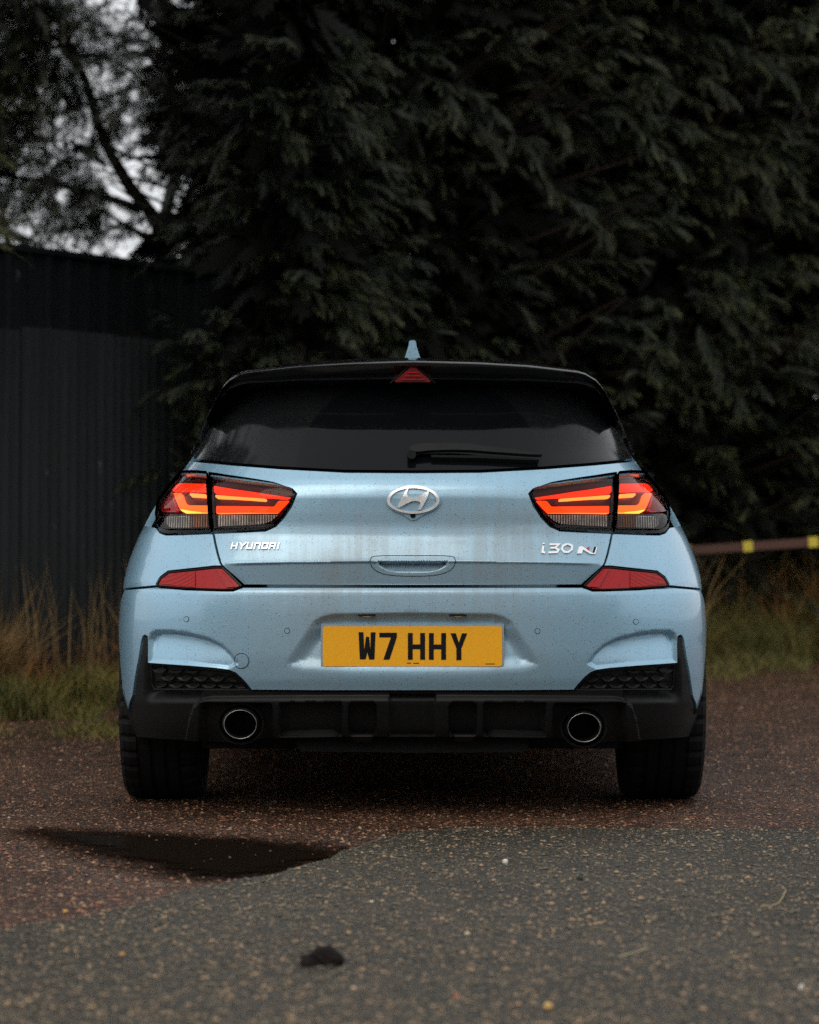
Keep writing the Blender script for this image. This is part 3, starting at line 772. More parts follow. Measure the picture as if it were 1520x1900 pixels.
# tailpipes
for cx_, cy_, sd_ in ((446, 1344, 'left'), (1084, 1350, 'right')):
    y0 = .062; c = np.array(spoint(cx_, cy_, y0)); rx, rz = .0478, .0420
    prof = [(-.004, 1.0), (-.005, .985), (-.003, .965), (.03, .95), (.22, .93)]
    outp = [(-.004, 1.0), (.006, 1.10), (.03, 1.16), (.20, 1.10)]
    def lathe(pr, name, mat, parent, cap=False):
        V = []; Fc = []; n = 48
        for (dy, s_) in pr:
            for k in range(n):
                a = 2 * math.pi * k / n; V.append((c[0] + rx * s_ * math.cos(a), c[1] + dy, c[2] + rz * s_ * math.sin(a)))
        for i in range(len(pr) - 1):
            for k in range(n): Fc.append((i * n + k, i * n + (k + 1) % n, (i + 1) * n + (k + 1) % n, (i + 1) * n + k))
        if cap: Fc.append(tuple((len(pr) - 1) * n + k for k in range(n)))
        return mesh_obj(name, V, Fc, mat, parent, smooth=True)
    tp = lathe(outp, 'tailpipe', M['pipe_steel'], car); tp['label'] = 'round exhaust tailpipe on the %s' % sd_
    lathe(prof[:3], 'pipe_rim', M['chrome'], tp)
    lathe(prof[2:], 'pipe_bore', M['pipe_dark'], tp, True)
    lathe([(.012, 1.42), (.018, 1.30), (.06, 1.2)], 'pipe_surround', M['plastic'], tp)

# wheels
def wheel(cx_, cy_, seen):
    n = 144; Rr = .3235; w2 = .122
    prof = [(-w2 * .80, .235), (-w2 * .97, .262), (-w2, .285), (-w2 * .985, .302), (-w2 * .90, .3165), (-w2 * .80, .3205)]
    xs = []
    for gx in (-.062, -.021, .021, .062):
        xs += [(gx - .0065, Rr), (gx - .005, Rr - .007), (gx + .005, Rr - .007), (gx + .0065, Rr)]
    prof = prof + [(-.092, Rr - .0008)] + xs + [(.092, Rr - .0008)] + [(-x, r) for x, r in prof[:6]][::-1]
    V = []; Fc = []; m = len(prof)
    for k in range(n):
        a = 2 * math.pi * k / n
        for (x, r) in prof:
            cut = .006 if (k % 4 == 0 and .066 < abs(x) < .119 and r > .31) else 0
            rr = r - cut; V.append((cx_ + x, cy_ + rr * math.sin(a), Rr + rr * math.cos(a)))
    for k in range(n):
        for j in range(m - 1): Fc.append((k * m + j, k * m + j + 1, ((k + 1) % n) * m + j + 1, ((k + 1) % n) * m + j))
    root = mesh_obj('wheel', V, Fc, M['rubber'], car, label=seen)
    rp = [(-.09, .232), (-.085, .222), (.06, .20), (.085, .222), (.09, .232)] if cx_ > 0 else [(-.09, .232), (-.085, .222), (-.06, .20), (.085, .222), (.09, .232)]
    V = []; Fc = []; n = 40; m = len(rp)
    for k in range(n):
        a = 2 * math.pi * k / n
        for x, r in rp: V.append((cx_ + x, cy_ + r * math.sin(a), Rr + r * math.cos(a)))
    for k in range(n):
        for j in range(m - 1): Fc.append((k * m + j, k * m + j + 1, ((k + 1) % n) * m + j + 1, ((k + 1) % n) * m + j))
    rim_ = mesh_obj('rim', V, Fc, M['rim'], root)
    sx = 1 if cx_ > 0 else -1
    mb = MB(); mb.tube([(cx_ + sx * .05, cy_, Rr), (cx_ + sx * .08, cy_, Rr)], .06, 16)
    for k in range(5):
        a = 2 * math.pi * k / 5
        for da in (-.16, .16):
            mb.tube([(cx_ + sx * .07, cy_ + .05 * math.sin(a), Rr + .05 * math.cos(a)), (cx_ + sx * .082, cy_ + .215 * math.sin(a + da), Rr + .215 * math.cos(a + da))], .014, 6)
    mb.build('spokes', M['rim'], rim_)
for sx, nm in ((-1, 'left'), (1, 'right')):
    wheel(sx * .775, .78, 'rear wheel on the %s with a wide black tyre' % nm); wheel(sx * .78, 3.43, 'front wheel on the %s side' % nm)

# number plate -----------------------------------------------------
def plate_pt(x, y, lift):
    yy = .026 - lift; return spoint(x, y, yy)
def flat_solid(name, polys, mat, parent, lo, hi, bevel=0):
    loops = [np.array(p, float) for p in polys]; P, T = triangulate(loops); T = T[:, ::-1]
    A = np.array([plate_pt(x, y, hi) for x, y in P]); B = np.array([plate_pt(x, y, lo) for x, y in P])
    V, Fc = prism(A, B, T); return mesh_obj(name, V, Fc, mat, parent)
def rrect(x0, y0, x1, y1, r, n=5):
    out = []
    for (cx_, cy_, a0) in ((x1 - r, y0 + r, -90), (x1 - r, y1 - r, 0), (x0 + r, y1 - r, 90), (x0 + r, y0 + r, 180)):
        for k in range(n + 1):
            a = R(a0 + 90 * k / n); out.append((cx_ + r * math.cos(a), cy_ + r * math.sin(a)))
    return out
holder = flat_solid('number_plate', [rrect(595.5, 1157, 935.5, 1242.5, 2)], M['paint'], car, -.020, .004)
holder['label'] = 'yellow number plate in its blue holder reading W7 HHY'
yel = flat_solid('plate_face', [rrect(599, 1162, 932, 1236.5, 5)], M['plate_yellow'], holder, .0045, .008)
def chars():
    W_ = [(665.5, 1173), (675, 1173), (677.6, 1205), (680.3, 1181.5), (683.6, 1181.5), (686.6, 1205), (688, 1173.2), (697, 1173.2), (694.7, 1223.8), (684.5, 1223.8), (681.6, 1210.5), (678.6, 1223.5), (668, 1223.5)]
    W_ = [(665.5, 1173), (674.5, 1173), (676, 1206), (679.3, 1181.5), (685, 1181.5), (687.3, 1206), (688, 1173.2), (697, 1173.2), (695, 1223.8), (685, 1223.8), (681.8, 1210.5), (678.6, 1223.5), (667.8, 1223.5)]
    S7 = [(704, 1174), (736.5, 1174), (736.5, 1182.5), (722.8, 1224), (711.5, 1224), (725.6, 1182.6), (704, 1182.6)]
    def H(x0, y0):
        x1, y1 = x0 + 31.8, y0 + 49.7; ym = y0 + 22.2
        return [(x0, y0), (x0 + 9, y0), (x0 + 9, ym - 1), (x1 - 9, ym - 1), (x1 - 9, y0), (x1, y0), (x1, y1), (x1 - 9, y1), (x1 - 9, ym + 8), (x0 + 9, ym + 8), (x0 + 9, y1), (x0, y1)]
    Y_ = [(836, 1175), (846, 1175), (851.6, 1193), (857.2, 1175.2), (867.2, 1175.2), (856.3, 1203), (856.3, 1225), (847, 1225), (847, 1203)]
    return [('letter_w', W_), ('digit_seven', S7), ('letter_h', H(757, 1174.4)), ('letter_h', H(796, 1174.6)), ('letter_y', Y_)]
for nm, p in chars(): flat_solid(nm, [p], M['char_black'], yel, .0082, .0090)
for x0, x1, y0 in ((755, 763, 1229.6), (767, 778, 1230), (901, 918, 1231.3)):
    flat_solid('maker_print', [[(x0, y0), (x1, y0), (x1, y0 + 1.5), (x0, y0 + 1.5)]], M['char_black'], yel, .0082, .0086)
for x0 in (681, 850):                                       # plate lamps under the lip
    mb = MB(); mb.box(spoint(x0, 1141.5, .020), (.050, .03, .006)); pl = mb.build('plate_lamp', M['plastic'], bumper)
    mb = MB(); mb.box(spoint(x0, 1143.2, .018), (.020, .012, .002)); mb.build('lamp_glass', M['glow_plate'], pl)

# parking sensors, tow cover
def disc(name, cx_, cy_, r, parent):
    a = np.linspace(0, 2 * math.pi, 25); c = np.array([(cx_ + r * math.cos(t), cy_ + r * math.sin(t)) for t in a])
    p_, n_ = surf(px2uz(c), feat_bumper); mb = MB(); mb.tube(p_ + n_ * .0003, .0009, 5, False)
    o = solid_px(name, [c[:-1] * .0 + np.array([cx_, cy_]) + (c[:-1] - [cx_, cy_]) * .9], M['paint'], parent, -.002, .0012, feat_bumper, grid=4)
    mb.build('seam_ring', M['char_black'], o)
for cx_, cy_ in ((346, 1149), (533, 1170.5), (997.5, 1171), (1180, 1153.5)): disc('parking_sensor', cx_, cy_, 4.8, car)
disc('tow_eye_cover', 448, 1226.5, 14.2, car)

# emblem -----------------------------------------------------------
def ell(cx_, cy_, a, b, n=64): return np.array([(cx_ + a * math.cos(t), cy_ + b * math.sin(t)) for t in np.linspace(0, 2 * math.pi, n, endpoint=False)])
EC = (767, 928.5)
backp = [q for q in ell(EC[0], EC[1], 51.5, 27.5)]
backp = np.array([(x, y + (9.5 * math.exp(-((x - 766.5) / 13.0) ** 2) if y > EC[1] else 0)) for x, y in backp])
emb = solid_px('emblem', [backp], M['paint'], car, -.002, .005, feat_tailgate, grid=8, label='oval chrome emblem with slanted H on the tailgate')
solid_px('oval_ring', [ell(EC[0], EC[1], 48.5, 24.5), ell(EC[0], EC[1], 43.2, 20.6)], M['badge_chrome'], emb, .005, .012, feat_tailgate)
z8 = lambda q: np.array([(640 + x / 5.846, 860 + y / 5.846) for x, y in q])
Hs = z8([(660, 300), (690, 285), (672, 335), (690, 365), (735, 378), (800, 360), (870, 325), (915, 305), (905, 345), (870, 420), (825, 500), (792, 502), (820, 440), (812, 415), (770, 405), (720, 412), (650, 445), (590, 480), (568, 472), (605, 400)])
solid_px('slanted_letter', [Hs], M['badge_chrome'], emb, .005, .013, feat_tailgate)
solid_px('camera_lens', [ell(766.3, 956.5, 5, 4.2, 20)], M['lamp_black'], emb, .005, .009, feat_tailgate)

# badges: strokes in a 1 x 1 box -> slanted letters --------------------
def stroke_poly(pts, wd):
    pts = np.array(pts, float); L = []; Rr = []
    for i in range(len(pts)):
        a = pts[max(i - 1, 0)]; b = pts[min(i + 1, len(pts) - 1)]
        d1 = pts[i] - a if i else b - pts[i]; d2 = b - pts[i] if i < len(pts) - 1 else pts[i] - a
        d1 = d1 / np.linalg.norm(d1); d2 = d2 / np.linalg.norm(d2); n1 = np.array([-d1[1], d1[0]]); n2 = np.array([-d2[1], d2[0]]); n = n1 + n2; n = n / max((n @ n) / 2, .35)
        L.append(pts[i] + n * wd / 2); Rr.append(pts[i] - n * wd / 2)
    return np.array(L + Rr[::-1])
def badge(name, glyphs, x0, y0, hgt, slant, wd, label):
    root = None
    for gname, strokes, off, wid, mt in glyphs:
        polys = []
        for st in strokes:
            p = np.array([(x0 + off + u * wid - (v) * hgt * slant + hgt * slant, y0 + v * hgt) for u, v in st]); polys.append(stroke_poly(p, wd))
        V = []; Fc = []
        for i, pl in enumerate(polys):
            P, T = triangulate([pl]); T = T[:, ::-1]; p_, n_ = surf(px2uz(P), feat_tailgate)
            v, f = prism(p_ + n_ * (.0050 + .0002 * i), p_ + n_ * -.001, T); b = len(V); V += v; Fc += [tuple(k + b for k in q) for q in f]
        if root is None:
            root = empty(name, (0, 0, 0), label); root.parent = car
        mesh_obj(gname, V, Fc, M[mt], root)
B = 'badge_chrome'
badge('maker_badge', [
    ('letter_h', [[(0.08, 0), (.08, 1)], [(.92, 0), (.92, 1)], [(.08, .52), (.92, .52)]], 0, 10.5, B),
    ('letter_y', [[(0, 0), (.45, .5), (1, 0)], [(.45, .45), (.45, 1)]], 14.2, 11.5, B),
    ('letter_u', [[(.08, 0), (.08, .88), (.92, .88), (.92, 0)]], 28.2, 10.5, B),
    ('letter_n', [[(.08, 1), (.08, .12), (.92, .12), (.92, 1)]], 42.2, 10.5, B),
    ('letter_d', [[(.08, .12), (.92, .12), (.92, .88), (.08, .88), (.08, .05)]], 56.2, 10.5, B),
    ('letter_a', [[(.08, 1), (.08, .12), (.92, .12), (.92, 1)], [(.08, .58), (.92, .58)]], 70.2, 10.5, B),
    ('letter_i', [[(.5, 0), (.5, 1)]], 84.5, 4, B)], 429, 1007.5, 12.5, .27, 2.2, 'chrome maker lettering on the left of the tailgate')
badge('model_badge', [
    ('letter_i', [[(.4, .30), (.35, .92), (.9, .97)], [(.40, .02), (.42, .14)]], 0, 9, B),
    ('digit_three', [[(.05, .16), (.95, .16), (.62, .50), (.98, .70), (.85, .93), (0, .96)], [(.15, .5), (.62, .5)]], 14, 19, B),
    ('digit_zero', [[(.5, .12), (.14, .28), (.06, .62), (.3, .92), (.62, .92), (.92, .64), (.90, .30), (.52, .12)]], 37, 22, B)], 1003, 1008, 19, .10, 3.4, 'chrome model lettering on the right of the tailgate')

nb = bpy.data.objects['model_badge']; z4 = lambda q: [(990 + x / 11.69, 990 + y / 11.69) for x, y in q]
solid_px('letter_n', [z4([(938, 447), (978, 300), (1050, 290), (1130, 345), (1200, 398), (1262, 432), (1300, 302), (1372, 308), (1332, 457), (1230, 457), (1150, 412), (1068, 362), (1040, 447)])], M['badge_chrome'], nb, -.001, .0052, feat_tailgate)
solid_px('black_slash', [z4([(1302, 304), (1352, 304), (1308, 436), (1264, 430)])], M['char_black'], nb, .005, .0058, feat_tailgate)
solid_px('red_slash', [z4([(1150, 318), (1212, 292), (1196, 366), (1164, 352)])], M['badge_red'], nb, -.001, .0050, feat_tailgate)

# ------------------------------------------------------------------ ground
def gp(px, py, z=0.0):
    y = (CZ - z) * F / (py - 950) + CY; return (CX + (px - 760) * (y - CY) / F, y, z)
def chip_ground(name, pal, scale, rough, patch, dark=1.0):
    t = NT(name)
    v = t.vor(scale); v2 = t.vor(scale * 2.3)
    sepc = t.n('SeparateColor'); t.l(v.outputs['Color'], sepc.inputs[0]); s2 = t.n('SeparateColor'); t.l(v2.outputs['Color'], s2.inputs[0])
    c1 = t.ramp(sepc.outputs[0], pal); c2 = t.ramp(s2.outputs[1], pal)
    big = t.noise(1.3, 6, 0.65); mid = t.noise(14, 4)
    base = t.mix(t.ramp(t.noise(40, 3).outputs[0], [(0.4, 0.0), (0.6, 1.0)]), c1, c2)
    # binder between the chippings
    gapm = t.ramp(v.outputs['Distance'], [(0.35, 0.0), (0.75, 0.8)])
    base = t.mix(gapm, base, tuple(0.35 * x for x in pal[0][1]))
    base = t.mix(t.ramp(big.outputs[0], [(0.30, 0.0), (0.62, 1.0)]), base, patch, 'MULTIPLY')
    t.set(Base_Color=base, Roughness=t.ramp(mid.outputs[0], [(0.3, rough - .15), (0.7, rough + .12)]))
    h = t.math('ADD', t.math('MULTIPLY', t.math('SUBTRACT', 1.0, v.outputs['Distance']), 1.0), t.math('MULTIPLY', t.math('SUBTRACT', 1.0, v2.outputs['Distance']), .4))
    h = t.math('ADD', h, t.math('MULTIPLY', t.noise(6, 4).outputs[0], 1.5))
    t.bump(h, 0.9, 0.006)
    return t.m
M['yard'] = chip_ground('reddish_chippings', [(0.0, (.014, .010, .008)), (.30, (.12, .052, .030)), (.55, (.26, .115, .062)), (.72, (.025, .020, .016)), (.88, (.17, .085, .05)), (.97, (.55, .40, .25))], 100, .42, (.42, .40, .38))
M['tarmac'] = chip_ground('grey_tarmac', [(0.0, (.014, .015, .011)), (.30, (.050, .048, .034)), (.55, (.115, .095, .060)), (.72, (.022, .026, .020)), (.88, (.09, .078, .052)), (.97, (.40, .27, .14))], 115, .48, (.50, .49, .46))
M['soil'] = simple('dark_soil', (.012, .010, .007), .95, var=.6, nscale=9, bump=.5, Specular_IOR_Level=.1)
g = mesh_obj('ground', [(-400, -400, 0), (400, -400, 0), (400, 400, 0), (-400, 400, 0)], [(0, 1, 2, 3)], M['yard']); g['kind'] = 'structure'; g['label'] = 'reddish chipping surface of the yard'
edge = [(-260, 1790), (-80, 1745), (0, 1730), (75, 1718), (150, 1705), (225, 1690), (300, 1672), (400, 1645), (500, 1627), (600, 1600), (650, 1582), (690, 1570), (725, 1558), (770, 1546), (840, 1542), (1000, 1541), (1200, 1540.5), (1520, 1541), (1900, 1541)]
ew = densify(np.array([gp(x, y)[:2] for x, y in edge]), .05, False)
jit = np.cumsum(rng.normal(0, .012, (len(ew), 2)), 0); jit -= np.linspace(0, 1, len(ew))[:, None] * jit[-1]; ew = ew + np.clip(jit, -.05, .05)[:, :] * [.3, 1] + rng.normal(0, .006, ew.shape)
poly = np.vstack([[(-12, ew[0][1] - .6)], ew, [(30, ew[-1][1])], [(30, -60)], [(-12, -60)]])
P, T = triangulate([poly]); 
V = np.column_stack([P, np.full(len(P), .005)])
g = mesh_obj('tarmac', V, T, M['tarmac']); g['kind'] = 'structure'; g['label'] = 'grey tarmac patch in the foreground'
def water_mat():
    t = NT('puddle_water'); n1 = t.noise(60, 4); at = t.n('Attribute'); at.attribute_name = 'tip'
    t.set(Base_Color=t.mix(n1.outputs[0], (.008, .006, .004), (.022, .015, .010)), Roughness=.05, IOR=1.33); t.bump(t.noise(35, 2).outputs[0], .06, .004)
    nz = t.math('ADD', t.math('MULTIPLY', t.noise(7, 4).outputs[0], .22), t.math('MULTIPLY', t.noise(75, 3).outputs[0], .16))
    dep = t.math('SUBTRACT', t.math('SUBTRACT', at.outputs['Fac'], .045), nz)
    wet = t.ramp(dep, [(.0, 0.0), (.06, 1.0)]); damp = t.ramp(t.math('ADD', dep, .16), [(.0, 0.0), (.14, 1.0)])
    tr = t.n('BsdfTransparent'); t.l(t.mix(damp, (1, 1, 1), (.42, .40, .38)), tr.inputs[0])
    mx = t.n('MixShader'); t.l(wet, mx.inputs[0]); t.l(tr.outputs[0], mx.inputs[1]); t.l(t.b.outputs[0], mx.inputs[2]); t.l(mx.outputs[0], t.out.inputs['Surface']); return t.m
M['water'] = water_mat()
PUDDLES = []
def puddle(px, label):
    q = densify(smooth_poly(np.array([gp(x, y)[:2] for x, y in px]), 2), .03); PUDDLES.append(q)
    out = shrink_poly(q, -.22); lo, hi = out.min(0), out.max(0); gx, gy = np.meshgrid(np.arange(lo[0], hi[0], .03), np.arange(lo[1], hi[1], .03)); G = np.stack([gx.ravel(), gy.ravel()], 1)
    G = G[inpoly(G, out)]; G = G[segdist(G, out) > .02]; P, T = triangulate([out], G); dd = np.clip(sdist(P, q) + .22, 0, .6)
    o = fast_mesh('puddle', np.column_stack([P, np.full(len(P), .0042)]), T, M['water'], tip=dd); o['kind'] = 'structure'; o['label'] = label
puddle([(60, 1543), (150, 1546), (300, 1553), (450, 1561), (560, 1571), (640, 1587), (600, 1601), (525, 1620), (425, 1632), (350, 1628), (300, 1611), (225, 1595), (150, 1569), (90, 1555)], 'dark puddle along the tarmac edge behind the left wheel')

# loose grit: small stones lying on both surfaces, far too many to count
ico = np.array([(0, 0, 1), (.89, 0, .2), (.28, .85, .2), (-.72, .53, .2), (-.72, -.53, .2), (.28, -.85, .2), (0, 0, -.6)]); icf = np.array([(0, 1, 2), (0, 2, 3), (0, 3, 4), (0, 4, 5), (0, 5, 1)])
def grit(name, n, pal_lo, pal_hi, ylo, yhi, smin, smax, onpatch, label, accent):
    y = ylo + (yhi - ylo) * rng.random(n) ** 1.25; hw = (y - CY) * 760 / F * 1.08
    x = (rng.random(n) * 2 - 1) * hw
    ins = inpoly(np.stack([x, y], 1), poly); k = ins if onpatch else ~ins
    for pd in PUDDLES: k &= ~inpoly(np.stack([x, y], 1), pd) | (rng.random(len(x)) < .12)
    x, y = x[k], y[k]; n = len(x)
    s = smin * (smax / smin) ** (rng.random(n) ** 2.2)
    a = rng.random(n) * 6.283; ca, sa = np.cos(a), np.sin(a)
    sc = np.stack([s * (.8 + .5 * rng.random(n)), s * (.7 + .4 * rng.random(n)), s * (.45 + .35 * rng.random(n))], 1)
    L = ico[None] * sc[:, None] * (1 + .25 * rng.normal(size=(n, 7, 1)))
    Vv = np.stack([L[..., 0] * ca[:, None] - L[..., 1] * sa[:, None] + x[:, None], L[..., 0] * sa[:, None] + L[..., 1] * ca[:, None] + y[:, None], L[..., 2] + s[:, None] * .2 + (.005 if onpatch else 0)], -1).reshape(-1, 3)
    Tt = (icf[None] + 7 * np.arange(n)[:, None, None]).reshape(-1, 3)
    t = NT(name); v = t.vor(60); sc_ = t.n('SeparateColor'); t.l(v.outputs['Color'], sc_.inputs[0])
    t.set(Base_Color=t.ramp(sc_.outputs[0], [(0, pal_lo), (.8, pal_hi), (.93, accent)]), Roughness=.5)
    o = fast_mesh(name, Vv, Tt, t.m); o['kind'] = 'stuff'; o['label'] = label; o['category'] = 'gravel'
grit('loose_chippings', 52000, (.035, .02, .014), (.28, .12, .065), -3.2, 9.5, .0028, .0085, False, 'loose reddish chippings scattered over the yard surface', (.34, .23, .14))
grit('tarmac_grit', 30000, (.022, .023, .018), (.16, .125, .08), -3.5, 0.2, .0026, .0085, True, 'fine grit lying on the grey tarmac', (.34, .22, .12))

# single stones, straws and a clod that can be picked out
import bmesh
def stone(name, px, py, wpx, col_, label, flat=.6, seed=0, group=None):
    bm = bmesh.new(); bmesh.ops.create_icosphere(bm, subdivisions=3, radius=1)
    r_ = random.Random(seed); ph = [r_.uniform(0, 6) for _ in range(6)]
    for v in bm.verts:
        c = v.co; k = 1 + .16 * math.sin(2.3 * c.x + ph[0]) + .14 * math.sin(2.7 * c.y + ph[1]) + .12 * math.sin(3.1 * c.z + ph[2]) + .07 * math.sin(6 * c.x + 5 * c.y + ph[3]) + .05 * math.sin(9 * c.z + 7 * c.y + ph[4])
        v.co = c * k
    me = bpy.data.meshes.new(name); bm.to_mesh(me); bm.free()
    o = bpy.data.objects.new(name, me); COL.objects.link(o)
    p = gp(px, py); s_ = wpx / 2 * (p[1] - CY) / F
    me.transform(__import__('mathutils').Matrix.Diagonal((s_, s_ * .9, s_ * flat, 1)))
    zmin = min(v.co.z for v in me.vertices)
    o.location = (p[0], p[1], -zmin * .9 + .004); o.rotation_euler = (0, 0, r_.uniform(0, 6))
    me.materials.append(simple(name + '_surface', col_, .6, var=.35, nscale=60, bump=.3)); me.polygons.foreach_set('use_smooth', [True] * len(me.polygons))
    tag(o, label, 'stone' if name != 'soil_clod' else 'clod', group)
def clod():
    root_px = (597, 1795); p = gp(*root_px); k = (p[1] - CY) / F
    bm = bmesh.new(); bmesh.ops.create_icosphere(bm, subdivisions=4, radius=1)
    for v in bm.verts:
        c = v.co; n = 1 + .28 * math.sin(3.1 * c.x + 1) * math.sin(2.7 * c.y) + .16 * math.sin(7 * c.x + 4 * c.z) + .10 * math.sin(13 * c.y + 11 * c.x) + .06 * math.sin(23 * c.z + 17 * c.x)
        peak = 1.0 + .35 * max(0, 1 - abs(c.x - .25) * 1.6)
        v.co = Vector((c.x * 34 * k * n, c.y * 26 * k * n, max(c.z, -.35) * 21 * k * n * peak))
    me = bpy.data.meshes.new('soil_clod'); bm.to_mesh(me); bm.free(); o = bpy.data.objects.new('soil_clod', me); COL.objects.link(o)
    o.location = (p[0], p[1], .010); me.materials.append(simple('clod_soil', (.012, .009, .009), .85, var=.5, nscale=80, bump=.6)); tag(o, 'dark lump of soil on the tarmac in the left foreground', 'clod')
clod()
stone('pebble', 938, 1606, 11, (.62, .58, .50), 'cream pebble on the tarmac below the number plate', .75, 1)
stone('pebble', 690, 1679, 8, (.60, .52, .38), 'pale pebble on the tarmac above the dark soil lump', .75, 2)
stone('pebble', 1075, 1637, 13, (.022, .026, .024), 'dark grey pebble on the tarmac below the right tailpipe', .6, 3)
stone('pebble', 1016, 1879, 16, (.58, .36, .12), 'round yellow pebble at the bottom edge of the picture', .9, 4)
stone('pebble', 868, 1739, 12, (.55, .44, .30), 'small beige pebble between the soil lump and the short straw', .6, 5)
stone('pebble', 848, 1856, 11, (.35, .09, .03), 'small orange pebble left of the round yellow pebble', .8, 6)
stone('pebble', 1488, 1841, 10, (.60, .56, .50), 'white pebble in the lower right corner of the tarmac', .8, 7)
stone('pebble', 121, 1699, 10, (.55, .30, .07), 'amber pebble lying at the left tarmac edge', .8, 8)
stone('pebble', 658, 1843, 12, (.45, .34, .24), 'tan pebble below the dark soil lump', .7, 9)
stone('pebble', 227, 1779, 12, (.42, .22, .07), 'brown pebble on the tarmac far left of the soil lump', .7, 10)
def straw(pts, rad, colr, label):
    mb = MB(); mb.tube([gp(x, y, z) for x, y, z in pts], rad, 6); o = mb.build('straw', simple('straw_' + str(len(bpy.data.objects)), colr, .6, nscale=80)); tag(o, label, 'straw')
straw([(1148, 1775, .007), (1163, 1771, .011), (1182, 1766, .010), (1201, 1760, .007)], .0016, (.42, .36, .22), 'short straight straw lying on the tarmac in the right foreground')
straw([(1412, 1681, .007), (1433, 1680, .008), (1445, 1676, .009), (1453, 1664, .010), (1459, 1651, .008)], .0014, (.42, .31, .14), 'bent straw lying on the tarmac near the right edge')

# verges ------------------------------------------------------------
def verge(name, pts, label):
    q = densify(np.array(pts, float), .05); nq = np.arange(len(q))[:, None]; q = q + .05 * np.sin(nq * .35 + [0, 2]) + .04 * np.sin(nq * .83 + [1, 4]) + rng.normal(0, .02, q.shape); P, T = triangulate([q])
    o = mesh_obj(name, np.column_stack([P, np.full(len(P), .009)]), T, M['soil']); o['kind'] = 'structure'; o['label'] = label
FA = np.array([-2.68, 4.50]); FB = FA + np.array([.5103, .8600]) * 3.5             # line of the corrugated fence
verge('soil_verge', [(-6, 4.6), (-2.4, 4.4), (-1.75, 5.2), (-1.1, 6.4), (.2, 7.0), (.9, 8.3), (.9, 20), (-8, 20)], 'dark soil strip along the fence')
verge('soil_bank', [(.95, 9.3), (1.7, 8.7), (2.2, 9.2), (2.7, 8.8), (3.4, 9.3), (6, 8.6), (9, 8.4), (9, 24), (.95, 24)], 'dark soil under the grass bank')

def blades(name, roots, hts, lean, wid, mat, label, curl=.35):
    n = len(roots); a = rng.random(n) * 6.283
    wd = wid * (.7 + .6 * rng.random(n)); dx = np.cos(a) * wd; dy = np.sin(a) * wd
    lv = lean * rng.normal(size=(n, 2)) * hts[:, None] + np.array([[0, 0]])
    lv = lv + curl * hts[:, None] * np.stack([np.cos(a + 1.2), np.sin(a + 1.2)], 1) * rng.random((n, 1))
    V = np.zeros((n, 5, 3)); r = roots
    for i, (t, wf) in enumerate(((0, 1), (.55, .8))):
        c = np.column_stack([r[:, 0] + lv[:, 0] * t ** 1.8, r[:, 1] + lv[:, 1] * t ** 1.8, r[:, 2] + hts * t * (1 - .12 * t)])
        V[:, 2 * i] = c - np.column_stack([dx, dy, 0 * dx]) * wf / 2; V[:, 2 * i + 1] = c + np.column_stack([dx, dy, 0 * dx]) * wf / 2
    V[:, 4] = np.column_stack([r[:, 0] + lv[:, 0], r[:, 1] + lv[:, 1], r[:, 2] + hts * .9])
    Tt = (np.array([(0, 1, 3), (0, 3, 2), (2, 3, 4)])[None] + 5 * np.arange(n)[:, None, None]).reshape(-1, 3)
    o = fast_mesh(name, V.reshape(-1, 3), Tt, mat); o['kind'] = 'stuff'; o['label'] = label; o['category'] = 'grass'
def leafmat(name, a, b, c=None, rough=.6, sc=3.0):
    t = NT(name); n1 = t.noise(sc, 4); n2 = t.noise(sc * 14, 2)
    base = t.mix(t.ramp(n1.outputs[0], [(.35, 0.0), (.65, 1.0)]), a, b)
    if c: base = t.mix(t.ramp(n2.outputs[0], [(.52, 0.0), (.68, .8)]), base, c)
    t.set(Base_Color=base, Roughness=rough, Specular_IOR_Level=.25); return t.m
M['grass'] = leafmat('verge_green', (.05, .066, .016), (.14, .12, .03), (.20, .10, .028), sc=2.5)
M['straw_m'] = leafmat('dry_straw', (.16, .10, .035), (.24, .15, .06), (.10, .08, .03), sc=4)
M['bracken'] = leafmat('dead_bracken', (.15, .055, .015), (.24, .11, .03), (.09, .05, .015), sc=4)
def fence_pt(t, off=0.0):
    d = (FB - FA); L = np.linalg.norm(d); d = d / L; n = np.array([d[1], -d[0]]); return FA + d * t + n * off
def sample_strip(n, t0, t1, o0, o1, clump=0.0):
    t = t0 + (t1 - t0) * rng.random(n); o = o0 + (o1 - o0) * rng.random(n)
    if clump: t = t + clump * np.sin(t * 9 + o * 7)
    d = (FB - FA) / np.linalg.norm(FB - FA); nn = np.array([d[1], -d[0]])
    P = FA[None] + d[None] * t[:, None] + nn[None] * o[:, None]; return np.column_stack([P, np.full(n, .008)])
def cl(roots, keep, freq):
    """thin a root set into clumps"""
    f = np.sin(roots[:, 0] * freq) * np.sin(roots[:, 1] * freq * .7 + 1) + .5 * np.sin(roots[:, 0] * freq * 2.3 + roots[:, 1] * 3); return roots[f > keep]
r0 = cl(sample_strip(16000, .0, 5.0, .12, 1.1), -.35, 6); blades('verge_grass', r0, .07 + .15 * rng.random(len(r0)), .5, .006, M['grass'], 'low green grass along the foot of the corrugated fence', .9)
r0 = cl(sample_strip(52000, -.6, 5.0, .3, 3.0), .0, 5); r0 = r0[rng.random(len(r0)) < np.clip(1.35 - .52 * ((r0[:, :2] - FA) @ np.array([(FB - FA)[1], -(FB - FA)[0]]) / np.linalg.norm(FB - FA)), .05, 1)]; blades('verge_moss', r0, .02 + .06 * rng.random(len(r0)), .8, .006, M['grass'], 'short mossy turf fraying out onto the yard by the fence', .9)
